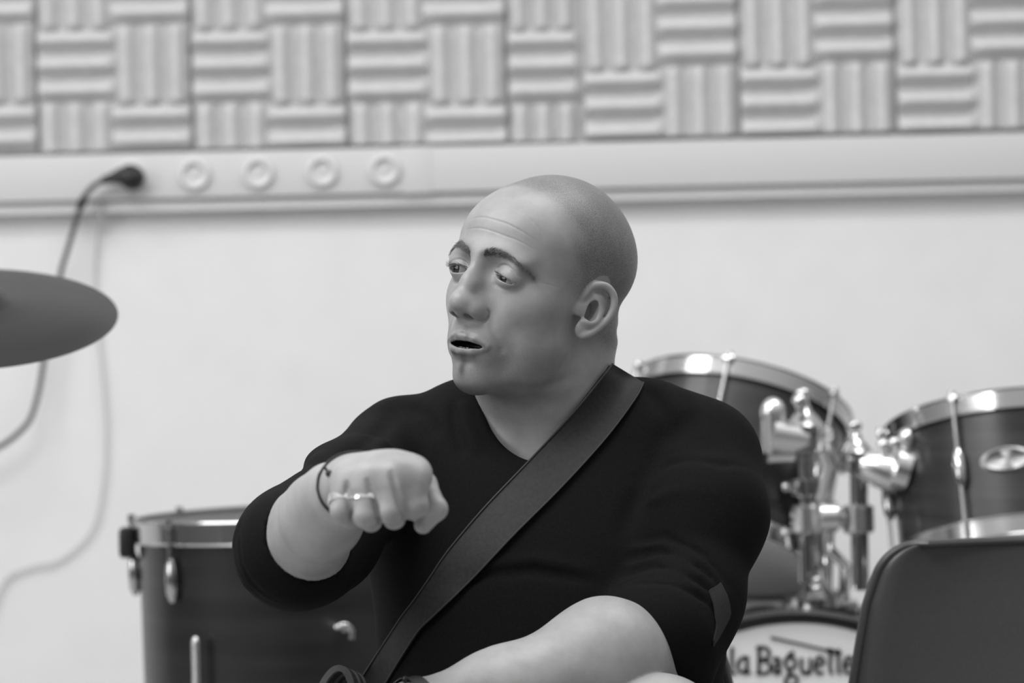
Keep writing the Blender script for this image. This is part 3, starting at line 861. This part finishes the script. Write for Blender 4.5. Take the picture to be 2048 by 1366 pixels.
lab = ['foam panel beside the one over the plug, ending the row', 'foam panel above the hanging black plug', 'foam panel above the two sockets nearest the plug', 'foam panel above the socket farthest from the plug', 'narrow foam panel right above the shaved head', 'foam panel just right of the narrow panel, over the head', 'foam panel above the chrome drum holder', 'foam panel above the drum with oval badge']
cols = [(-228, 78), (82, 386), (390, 695), (699, 1015), (1019, 1156)]
for i, (a, b) in enumerate(cols):
    off = race_top((a+b)/2)-291
    foam_panel('acoustic_foam_panel', a, b, [291+off-2, 212, 60, -95, -250], False, 'pale grey ridged '+lab[i])
for i, a in enumerate((1168, 1480, 1792)):
    foam_panel('acoustic_foam_panel', a, a+308, [race_top(a+155)-4, 140-(a-1168)*.02, -16-(a-1168)*.02, -170, -320], True, 'pale grey ridged '+lab[i+5])
# raceway (trunking) and ledge
mb = MB(); mb.box((0, WY-.0275, (zt_+zb_)/2), (8.6, .055, zt_-zb_), None, .004); struct(mb.build('trim_1', M['raceway'], None))
z2 = at(1024, race_bot(1024)+25, WY-.02)[2]
mb = MB(); mb.box((0, WY-.019, (zb_+z2)/2-.0005), (8.6, .038, zb_-z2-.001), None, .003); struct(mb.build('trim_2', M['wall'], None))
# joint cover on the raceway
jx = at(833, 340, WY-.056)
mb = MB(); mb.box((jx[0], WY-.0280, (zt_+zb_)/2), (.05, .057, zt_-zb_+.002), None, .002); struct(mb.build('trim_3', M['raceway'], None))
socks = [(390, 'round white socket in the wall trunking, nearest the black plug'), (517, 'round white socket in the trunking, second away from the plug'), (645, 'round white socket in the trunking, third away from the plug'), (770, 'round white socket in the trunking, farthest away from the plug'), (262, 'round white socket in the trunking holding the black plug')]
zc_ = (zt_+zb_)/2
for px_, lb in socks:
    p = at(px_, race_top(px_)+44, WY-.055); p[2] = zc_
    t_ = empty('wall_socket', (p[0], WY-.055, zc_), lb, 'socket', 'sockets in the wall trunking')
    MB().lathe([(.0255, .0), (.0255, .008), (.0225, .012), (.0195, .012), (.0180, .002), (.0180, .0015), (1e-7, .0015)], (p[0], WY-.055, zc_), (0, -1, 0), 40).build('socket_ring', M['socket'], t_)
    if px_ != 262:
        mb = MB(); mb.lathe([(.004, 0), (.004, .006), (.003, .007), (1e-7, .007)], (p[0]-.003, WY-.0565, zc_-.002), (0, -1, 0), 12)
        mb.box((p[0]+.005, WY-.0585, zc_+.006), (.012, .004, .010), rot3(0, 0, .5), .001); mb.build('contact', M['socket'], t_)
# plug and cable
pp = at(263, 355, WY-.085); 
pl = empty('power_plug', pp, 'black power plug with its grey cable hanging from the trunking', 'plug')
mb = MB(); mb.lathe([(.0195, -.024), (.0205, -.018), (.0215, -.006), (.0205, .004), (.016, .010), (.008, .013), (1e-7, .013)], pp, (0, -1, 0), 32)
q = [pp, at(245, 352, WY-.085), at(222, 357, WY-.088), at(203, 362, WY-.09)]
mb.tube(spline(q, 5), list(np.interp(np.linspace(0, 1, 16), [0, .3, .6, 1], [.0195, .016, .0095, .0062])), 18); mb.build('plug_body', M['black_plastic'], pl)
cbl = [(203, 362, WY-.09), (185, 374, WY-.09), (170, 392, WY-.085), (160, 415, WY-.07), (150, 450, WY-.06), (135, 500, WY-.05), (122, 545, WY-.045), (104, 640, WY-.04), (88, 720, WY-.04), (78, 780, WY-.04), (62, 835, WY-.05), (38, 865, WY-.06), (0, 893, WY-.07), (-60, 920, WY-.08), (-120, 980, WY-.05), (-150, 1200, WY-.04), (-160, 1600, WY-.04)]
cp_ = spline([at(*c_) for c_ in cbl], 6); MB().tube(cp_, .0046, 10).build('cable', M['rubber'], pl)
MB().tube([at(168, 396, WY-.083), at(160, 416, WY-.07)], .0066, 10).build('cable_clip', M['black_plastic'], pl)
pc = [(205, 404, WY-.043), (203, 432, WY-.040), (196, 475, WY-.012), (190, 560, WY-.010), (196, 660, WY-.010), (206, 760, WY-.010), (212, 860, WY-.010), (208, 960, WY-.010), (185, 1060, WY-.010), (120, 1120, WY-.010), (60, 1135, WY-.010), (0, 1180, WY-.010), (-60, 1400, WY-.010)]
o = MB().tube(spline([at(*c_) for c_ in pc], 6), .0022, 8).build('thin_cable', M['pale_cable']); tag(o, 'thin pale cable hanging in a loop down the white wall', 'cable')
#@@CYMBAL
cyc = at(-67, 634, .60)
cym = empty('cymbal_stand', (cyc[0], cyc[1], 0), 'dark round cymbal on its stand, in front of the plug cable', 'cymbal')
tl = R(20.7)+R(-.5)
tl = R(20.7)-R(.6)
axd = np.array([.050, -math.sin(tl), math.cos(tl)])   # leans towards the camera
prof = [(.187, .0), (.180, .0012), (.165, .0065), (.14, .0120), (.10, .0175), (.062, .021), (.050, .024), (.040, .032), (.028, .037), (.012, .039), (.006, .039)]
prof = prof+[(.006, .0375), (.012, .0375), (.028, .0355), (.038, .0305), (.049, .0225), (.061, .0195), (.10, .016), (.14, .0108), (.165, .0053), (.180, 0), (.187, -.0008), (.187, 0)]
MB().lathe(prof, cyc, axd, 96).build('cymbal', M['cymbal'], cym)
mb = MB(); mb.tube([cyc+axd*-.03, cyc+axd*.075], .0045, 12); mb.lathe([(.016, .043), (.018, .048), (.016, .056), (.006, .058)], cyc, axd, 24); mb.build('tilter', M['chrome'], cym)
mb = MB(); mb.tube([cyc+axd*-.03, (cyc[0], cyc[1], cyc[2]-.06), (cyc[0], cyc[1], .12)], .011, 16); mb.build('pole', M['chrome'], cym)
for k in range(3):
    a = 2*PI*k/3+.5; MB().tube([(cyc[0], cyc[1], .35), (cyc[0]+.28*math.cos(a), cyc[1]+.28*math.sin(a), .012)], .008, 10).build('leg', M['chrome'], cym)
#@@DRUMS
def basis(axis, ref=(1, 0, 0)):
    ax_ = np.array(axis, float); ax_ /= np.linalg.norm(ax_); e = np.array(ref, float)-ax_*np.dot(ref, ax_); e /= np.linalg.norm(e)
    return ax_, e, np.cross(ax_, e)
def drum(name, top, axis, rad, h, label, nl=6, phase=0, head='head_white', shell='shell', hoop=.025, badge=None, group=None, bottom='head_white', base=None, hoopm='chrome'):
    ax_, e, g = basis(axis); top = np.array(top, float)
    t_ = empty(name, top-ax_*h if base is None else base, label, 'drum', group)
    bot = top-ax_*h
    MB().lathe([(rad-.004, 0), (rad, .002), (rad, h-.002), (rad-.004, h)], bot, ax_, 96).build('shell', M[shell], t_)
    for c, d_, hm in ((top, 1, head), (bot, -1, bottom)):
        MB().lathe([(rad+.002, -.004), (rad+.003, .003), (rad-.004, .006), (rad-.012, .004), (1e-7, .004)], c, ax_*d_, 96).build('drumhead', M[hm], t_)
        MB().lathe([(rad+.004, -hoop*.75), (rad+.0075, -hoop*.75), (rad+.0075, -hoop*.70), (rad+.0055, -hoop*.62), (rad+.0055, hoop*.25), (rad+.0085, hoop*.33), (rad+.0075, hoop*.38), (rad+.003, hoop*.33), (rad+.003, -hoop*.7), (rad+.004, -hoop*.75)], c, ax_*d_, 96).build('hoop', M[hoopm], t_)
    for k in range(nl):
        a = phase+2*PI*k/nl; d = math.cos(a)*e+math.sin(a)*g; rr_ = rad+.010
        lug_pts_ = (h*.5, h*.5) if h < .26 else (h*.17, h*.83)
        lug_objs = []
        for f in ([.5] if h < .26 else [.17, .83]):
            lug = MB(); c = bot+ax_*h*f+d*(rad+.008); ln = .055 if h < .26 else .06
            lug.tube([c-ax_*ln*.5, c-ax_*ln*.32, c, c+ax_*ln*.32, c+ax_*ln*.5], [.004, .0085, .0095, .0085, .004], 12)
            lug.tube([c+ax_*ln*.2-d*.010, c+ax_*ln*.2+d*.002], .006, 10); lug.tube([c-ax_*ln*.2-d*.010, c-ax_*ln*.2+d*.002], .006, 10)
            lug_objs.append(lug.build('lug', M['chrome'], t_))
        for lo_, a_, b_ in ((lug_objs[0], lug_pts_[0], -hoop*.7), (lug_objs[-1], lug_pts_[1], h+hoop*.45)):
            rod = MB(); rod.tube([bot+ax_*a_+d*rr_, bot+ax_*b_+d*rr_], .0030, 10)
            s_ = 1 if b_ > a_ else -1
            rod.tube([bot+ax_*(b_-s_*.004)+d*rr_, bot+ax_*(b_+s_*.003)+d*rr_], .0052, 10)
            rod.box(bot+ax_*(b_-s_*.006)+d*(rr_-.001), (.016, .012, .008), np.array([np.cross(ax_, d), d, ax_]).T, .002)
            rod.build('tension_rod', M['chrome'], lo_)
    if badge is not None:
        d = math.cos(badge)*e+math.sin(badge)*g; s_ = np.cross(ax_, d); c = bot+ax_*h*.52
        mb = MB(); V = []; n = 28
        for rr_, o_ in ((1.0, .0012), (.82, .0030), (.74, .0018), (1e-4, .0022)):
            for k in range(n):
                a = 2*PI*k/n; x = math.cos(a)*.036*rr_; z = math.sin(a)*.018*rr_
                th = x/rad; dd = d*math.cos(th)+s_*math.sin(th)
                V.append(c+dd*(rad+o_)+ax_*z)
        F = [(i*n+k, i*n+(k+1) % n, (i+1)*n+(k+1) % n, (i+1)*n+k) for i in range(3) for k in range(n)]
        mb.add(V, F); mb.build('badge', M['badge'], t_)
    return t_, ax_, e, g, bot
# rack tom behind his shoulder
def axis_px(lean, tilt):
    """lean: degrees clockwise in the picture, tilt: degrees away from the camera"""
    a = R(lean-ROLL*1.0); t = R(tilt)
    return np.array([math.sin(a)*math.cos(t), math.sin(t), math.cos(a)*math.cos(t)])
T1 = at(1481, 812, 1.27); A1 = axis_px(16, 21)
t1 = drum('rack_tom', T1, A1, .158, .235, 'steeply tilted dark wood rack drum behind the man\'s shoulder', phase=.35, group='rack drums over the bass drum', shell='shell_floor')
T2 = at(2016, 858, 1.08); A2 = axis_px(-.5, 18)
t2 = drum('rack_tom', T2, A2, .168, .185, 'dark wood rack drum with oval badge, standing above the empty chair', nl=6, phase=-PI/2-.59, badge=-PI/2-.22, group='rack drums over the bass drum')
# floor tom
T3 = at(557, 1040, 1.10); A3 = axis_px(.6, 0)
FT = drum('floor_tom', T3, A3, .197, .40, 'large dark floor drum with chrome lugs behind the raised forearm', nl=8, phase=-PI/2-.72+PI/4*0, head='head_black', shell='shell_floor', hoop=.030, base=(T3[0], T3[1], 0))
ft = FT[0]
for k, (a, zt) in enumerate(((-PI/2-.50, None), (-PI/2+.62, None), (PI/2, None))):
    ax_, e, g, bot = FT[1:]; d = math.cos(a)*e+math.sin(a)*g; p = bot+d*(.197+.022)
    ztop = at(429, 1272, p[1])[2] if k == 0 else p[2]+.12
    lg = MB(); pt = np.array([p[0], p[1], 0.0])
    lg.tube([pt+d*.05+np.array([0, 0, .012]), pt+d*.05+np.array([0, 0, .05]), pt+np.array([0, 0, .12]), np.array([p[0], p[1], ztop-.008]), np.array([p[0], p[1], ztop-.003]), np.array([p[0], p[1], ztop])], [.0055, .0060, .0060, .0060, .0050, .0020], 12)
    lo_ = lg.build('leg', M['satin'], ft)
    MB().tube([pt+d*.05, pt+d*.05+np.array([0, 0, .03])], .011, 12).build('rubber_foot', M['black_plastic'], lo_)
    zb2 = bot[2]+.03
    MB().box(p+np.array([0, 0, .03])-d*.008, (.03, .03, .05), basis(ax_)[0:0] if False else np.array([np.cross(ax_, d), d, ax_]).T, .005).build('leg_bracket', M['chrome'], ft)
wn = at(690, 1262, T3[1]-.205)
mb = MB(); mb.tube(spline([wn+np.array([-.012, 0, .005]), wn+np.array([0, -.003, .009]), wn+np.array([.009, 0, .0]), wn+np.array([.008, 0, -.011])], 4), .0040, 10); mb.tube([wn+np.array([0, .03, 0]), wn+np.array([0, -.002, .004])], .0060, 12); mb.build('wing_nut', M['chrome'], ft)
lb_ = MB(); pz = at(249, 1085, T3[1]-.02)
lb_.box(pz+np.array([.004, 0, 0]), (.022, .034, .044), None, .008); lb_.build('side_bracket', M['black_plastic'], ft)
# bass drum
BY = 1.02
bc_ = at(1594, 1218+440, BY); bR = .304
bd = empty('bass_drum', (bc_[0], BY+.2, 0), 'bass drum with pale lettered head, between the man and the empty chair', 'drum')
bx = np.array([math.sin(R(0)), 1, 0.0])
MB().lathe([(bR-.022, .02), (bR-.016, .02), (bR-.016, .40), (bR-.022, .40)], bc_, (0, 1, 0), 96).build('shell', M['shell'], bd)
fh = MB().lathe([(bR-.016, -.004), (bR-.018, -.008), (bR-.024, -.006), (bR-.06, -.006), (1e-7, -.006)], bc_, (0, 1, 0), 96).build('drumhead', M['head_white'], bd)
MB().lathe([(bR-.016, .44), (bR-.018, .448), (bR-.024, .446), (1e-7, .446)], bc_, (0, 1, 0), 96).build('drumhead', M['head_white'], bd)
for y0 in (-.012, .410):
    MB().lathe([(bR-.014, y0), (bR-.004, y0), (bR, y0+.004), (bR, y0+.036), (bR-.004, y0+.040), (bR-.014, y0+.040), (bR-.014, y0)], bc_, (0, 1, 0), 96).build('hoop', M['black'], bd)
    MB().lathe([(bR-.0005, y0+.013), (bR+.0008, y0+.013), (bR+.0008, y0+.027), (bR-.0005, y0+.027)], bc_, (0, 1, 0), 96).build('hoop_inlay', M['satin'], bd)
for k in range(8):
    a = 2*PI*(k+.5)/8; d = np.array([math.cos(a), 0, math.sin(a)])
    c = bc_+d*(bR-.004)
    for y0, y1, y2, yr in ((.06, .10, -.015, -.010), (.32, .36, .455, .450)):
        lo_ = MB().tube([c+np.array([0, y0, 0]), c+np.array([0, y1, 0])], .009, 12).build('lug', M['chrome'], bd)
        r_ = MB(); r_.tube([c+np.array([0, y2, 0])+d*.006, c+np.array([0, (y0+y1)/2, 0])], .0032, 8)
        r_.box(c+np.array([0, yr, 0])+d*.004, (.03, .010, .016), np.array([np.cross(d, (0, 1, 0)), (0, 1, 0), d]).T, .003); r_.build('tension_rod', M['chrome'], lo_)
for sx in (-1, 1):
    MB().tube([bc_+np.array([sx*.20, .08, -.20]), np.array([bc_[0]+sx*.36, BY-.08, .01])], .008, 10).build('spur', M['chrome'], bd)
# lettering on the head, drawn as pen strokes
LY = BY-.0075
def stroke(pts, wpx, sub=5, smooth=True):
    P = [np.array(p, float) for p in pts]
    P = spline([(p[0], p[1], 0) for p in P], sub) if smooth and len(P) > 2 else [np.array((p[0], p[1], 0.)) for p in P]
    V = []; n = len(P)
    for i, p in enumerate(P):
        a = P[max(0, i-1)]; b = P[min(n-1, i+1)]; t = (b-a)[:2]; t /= np.linalg.norm(t)+1e-9; nn = np.array([-t[1], t[0]])*wpx/2
        for s_ in (-1, 1):
            for y_ in (0, .0012): V.append(at(p[0]+s_*nn[0], p[1]+s_*nn[1], LY-y_))
    F = []
    for i in range(n-1):
        a = i*4; b = a+4
        F += [(a+1, a+3, b+3, b+1), (a, b, b+2, a+2), (a, a+1, b+1, b), (a+2, b+2, b+3, a+3)]
    F += [(0, 2, 3, 1), (n*4-4, n*4-3, n*4-1, n*4-2)]
    return V, F
txt = MB()
def st(pts, w_=6.5, smooth=True): txt.add(*stroke(pts, w_, smooth=smooth))
bl = 1346
st([(1464, 1294), (1462, 1346)], 7); st([(1458, 1347), (1472, 1347)], 5)
st([(1497, 1316), (1486, 1315), (1476, 1325), (1476, 1338), (1484, 1345), (1494, 1336)]); st([(1494, 1312), (1494, 1346)], 7); st([(1489, 1347), (1502, 1345)], 5)
st([(1518, 1294), (1517, 1347)], 7); st([(1512, 1295), (1530, 1295), (1538, 1303), (1535, 1315), (1519, 1320)]); st([(1519, 1320), (1535, 1323), (1540, 1334), (1535, 1345), (1512, 1347)])
st([(1559, 1318), (1550, 1316), (1546, 1321)], 6); st([(1557, 1327), (1548, 1331), (1546, 1340), (1552, 1345), (1558, 1338)], 5); st([(1558, 1316), (1558, 1346)], 7); st([(1547, 1347), (1563, 1346)], 5)
st([(1581, 1314), (1572, 1318), (1570, 1328), (1577, 1337), (1587, 1335), (1591, 1325), (1587, 1316), (1580, 1314)]); st([(1588, 1304), (1580, 1308), (1574, 1316)], 7)
st([(1578, 1337), (1577, 1347), (1585, 1350)], 6); st([(1585, 1349), (1594, 1356), (1592, 1368), (1580, 1373), (1571, 1368), (1572, 1356), (1584, 1350)])
st([(1603, 1315), (1603, 1340), (1610, 1347), (1619, 1340)]); st([(1620, 1315), (1620, 1346)], 6); st([(1602, 1346), (1622, 1347)], 5)
st([(1632, 1331), (1646, 1327), (1646, 1318), (1638, 1314), (1631, 1322), (1630, 1337), (1637, 1347), (1647, 1344)])
st([(1661, 1296), (1660, 1340), (1666, 1347)]); st([(1677, 1298), (1676, 1340), (1682, 1347)])
st([(1691, 1331), (1704, 1327), (1704, 1318), (1697, 1314), (1689, 1322), (1688, 1337), (1696, 1347), (1706, 1343)])
st([(1541, 1275), (1600, 1288), (1655, 1301)], 5, False); st([(1653, 1300), (1682, 1307)], 9, False)
txt.build('lettering', M['ink'], bd)
# tom holder standing on the bass drum
hp = lambda x, y, Y=1.06: at(x, y, Y-.04)
th = empty('tom_holder', hp(1655, 1200), 'chrome double drum holder with clamps standing on top of the bass drum', 'stand')
topz = bc_[2]+bR
MB().box(np.array([hp(1655, 1200)[0], BY+.10, topz-.004]), (.10, .10, .024), None, .008).build('base_plate', M['chrome'], th)
mb = MB(); mb.lathe([(.034, 0), (.034, .012), (.022, .022), (.014, .035), (.014, .06)], (hp(1640, 1200)[0], BY+.05, topz), (0, 0, 1), 32); mb.build('base_clamp', M['chrome'], th)
for yy_ in (1161, 1178): MB().ball(hp(1634, yy_, 1.06), .007, 12).build('bolt', M['chrome'], th)
cz = hp(1655, 1185, 1.10)
MB().tube([np.array([cz[0], 1.10, topz]), hp(1655, 1040, 1.10)], .011, 18).build('centre_tube', M['chrome'], th)
MB().tube([np.array([hp(1700, 1200)[0], 1.10, topz]), hp(1690, 1130, 1.10), hp(1660, 1100, 1.10)], .008, 14).build('brace', M['chrome'], th)
MB().tube([hp(1580, 1037, 1.10), hp(1735, 1036, 1.10)], .013, 18).build('crossbar', M['chrome'], th)
for xx, yt, yb in ((1612, 872, 1165), (1717, 925, 1180)):
    MB().tube([hp(xx+4, yb, 1.10), hp(xx, yt, 1.10)], .0125, 20).build('post', M['chrome'], th)
    MB().lathe([(.0185, -.020), (.022, -.017), (.022, .017), (.0185, .020)], hp(xx, 1038, 1.10), (0, 0, 1), 24).build('clamp_block', M['satin'], th)
MB().lathe([(.0185, -.014), (.021, -.012), (.021, .012), (.0185, .014)], hp(1657, 1034, 1.09), (1, 0, 0), 24).build('clamp_block', M['satin'], th)
mb = MB(); mb.lathe([(.017, -.012), (.019, -.010), (.019, .010), (.017, .012)], hp(1606, 975, 1.10), (0, 0, 1), 24); mb.tube([hp(1602, 975, 1.09), hp(1572, 974, 1.07)], .005, 10); mb.ball(hp(1572, 974, 1.07), .0075, 12); mb.build('memory_lock', M['chrome'], th)
# knuckles at the post tops with wing screws, arms to the drums
for (x0, y0, s_) in ((1608, 868, 1.2), (1712, 918, 1.0)):
    mb = MB(); c = hp(x0, y0, 1.07)
    mb.lathe([(.020*s_, -.022*s_), (.024*s_, -.018*s_), (.024*s_, -.002), (.021*s_, .0), (.024*s_, .002), (.024*s_, .010*s_), (.016*s_, .020*s_), (.008*s_, .028*s_), (.006, .036*s_), (1e-7, .038*s_)], c, (0.05, 0, 1), 28)
    mb.ball(c+np.array([0, 0, .046*s_]), .010*s_, 14, (1.0, .6, .8)); mb.build('knuckle', M['chrome'], th)
mb = MB(); mb.ball(hp(1600, 803, 1.05), .0125, 16); mb.tube([hp(1600, 803, 1.05), hp(1604, 850, 1.06)], .0055, 12); mb.build('wing_screw', M['chrome'], th)
mb = MB(); mb.ball(hp(1546, 826, 1.05), .018, 18, (1, .8, 1.2)); mb.tube([hp(1546, 826, 1.05), hp(1550, 900, 1.06)], [.016, .020], 18); mb.tube([hp(1540, 868, 1.05), hp(1610, 880, 1.06)], [.024, .020], 20); mb.tube([hp(1535, 905, 1.06), hp(1590, 905, 1.06)], [.017, .013], 16); mb.tube([hp(1540, 880, 1.07), T1-A1*.10+np.array([.05, -.02, 0])], .012, 14); mb.build('tilt_arm', M['satin'], th)
mb = MB(); mb.tube([hp(1640, 880, 1.08), hp(1658, 930, 1.09), hp(1640, 1000, 1.10)], [.012, .014, .010], 16); mb.tube([hp(1608, 868, 1.07), hp(1655, 872, 1.09)], .013, 14); mb.build('tilt_arm', M['satin'], th)
mb = MB(); mb.tube([hp(1712, 925, 1.07), hp(1750, 935, 1.06), hp(1795, 950, 1.06)], [.018, .026, .027], 20); mb.lathe([(.012, -.012), (.031, -.008), (.031, .012), (.012, .016)], hp(1800, 935, 1.05), (1, 0, -.3), 24); mb.ball(hp(1815, 875, 1.04), .0145, 16); mb.tube([hp(1815, 875, 1.04), hp(1812, 930, 1.05)], .010, 14); mb.ball(hp(1788, 885, 1.04), .008, 12); mb.ball(hp(1766, 890, 1.04), .009, 12); mb.tube([hp(1788, 885, 1.04), hp(1788, 920, 1.05)], .006, 10); mb.tube([hp(1766, 890, 1.04), hp(1768, 920, 1.05)], .006, 10)
mb.tube([hp(1800, 955, 1.06), hp(1850, 975, 1.09)], .013, 14); mb.build('tilt_arm', M['satin'], th)
#@@CHAIRS
def chair(loc, rz, label, wtop=.40, topz=.835, splay=.035, group='moulded plastic chairs'):
    """shell chair: moulded back and seat on a tubular frame; local -y is the front"""
    t_ = empty('moulded_chair', loc, label, 'chair', group)
    Rm = np.array(Matrix.Rotation(rz, 3, 'Z')); L0 = np.array(loc)
    def W(p): return Rm@np.array(p, float)+L0
    # shell grid: v from seat front to back top, u across
    prof = [(-.20, .425), (-.17, .445), (-.10, .445), (0, .435), (.10, .430), (.155, .440), (.185, .475), (.205, .54), (.222, .61), (.235, topz-.14), (.243, topz-.085), (.248, topz-.045), (.2505, topz-.016), (.2515, topz)]
    prof = [(p[1], p[2]) for p in spline([(0, a, b) for a, b in prof], 8)]
    hw0 = [(0, .205), (.35, .215), (.5, .225), (.6, wtop/2+splay), (.8, wtop/2+splay*.65), (.93, wtop/2+splay*.1), (1, wtop/2)]
    m = len(prof); nU = 25; G = []
    for i, (y, z) in enumerate(prof):
        t = i/(m-1); hw = np.interp(t, [a for a, b in hw0], [b for a, b in hw0])
        d_top = (topz-z)
        rc = .045
        if t > .5 and z > .60: hw = np.interp(d_top, [0, .0385, .071, .161, topz-.60], [.183, .1890, .2007, .2197, hw])*wtop/.352
        if d_top < rc and t > .5: hw = hw-rc+math.sqrt(max(0, rc*rc-(rc-d_top)**2))
        d_fr = y+.20
        if t < .2 and d_fr < .05: hw = hw-.05+math.sqrt(max(0, .05**2-(.05-d_fr)**2))
        row = []
        for u in np.linspace(-1, 1, nU):
            curve = .030*u*u if t > .45 else .0
            ed = max(0, abs(u)-.93)/.07
            row.append(W((u*hw, y-curve+ (ed*.012 if t > .45 else 0), z+(.012*u*u if t < .45 else 0)-(ed*.012 if t < .45 else 0))))
        G.append(row)
    G = np.array(G); du = np.gradient(G, axis=0); dv = np.gradient(G, axis=1); nn = np.cross(dv, du); nn /= np.linalg.norm(nn, axis=2)[..., None]+1e-9
    B = G-nn*.0055; n, k = G.shape[:2]; V = list(G.reshape(-1, 3))+list(B.reshape(-1, 3)); o = n*k; F = []
    for i in range(n-1):
        for j in range(k-1): a = i*k+j; F += [(a, a+1, a+k+1, a+k), (o+a, o+a+k, o+a+k+1, o+a+1)]
        for j in (0, k-1): a = i*k+j; F.append((a, a+k, o+a+k, o+a))
    for j in range(k-1):
        for i in (0, n-1): a = i*k+j; F.append((a, a+1, o+a+1, o+a))
    mb = MB(); mb.add(V, F); mb.build('seat_shell', M['chair'], t_, True, False)
    rim = MB(); edge = [G[i][0] for i in range(n//2, n)]+[G[-1][j] for j in range(1, k-1)]+[G[i][-1] for i in range(n-1, n//2-1, -1)]
    edge = [p for i, p in enumerate(edge) if i == 0 or np.linalg.norm(p-edge[i-1]) > .002]
    rim.tube(edge, .0048, 8); rim.build('rim', M['chair'], t_)
    for sx in (-1, 1):
        for (y0, y1) in ((-.13, -.20), (.13, .21)):
            MB().tube([W((sx*.15, y0, .425)), W((sx*.17, y0, .405)), W((sx*.205, y1, .015))], .011, 12).build('leg', M['satin'], t_)
    return t_
c0 = at(2071, 1080, .33)
chair((c0[0], .33-.25, 0), 0, 'empty grey moulded plastic chair in front of the drum with oval badge', topz=c0[2]+.0, wtop=.352, splay=.066)
chair((.038, .05, 0), 0, 'moulded plastic chair the man sits on, edge showing under his elbow', topz=.77, wtop=.337)
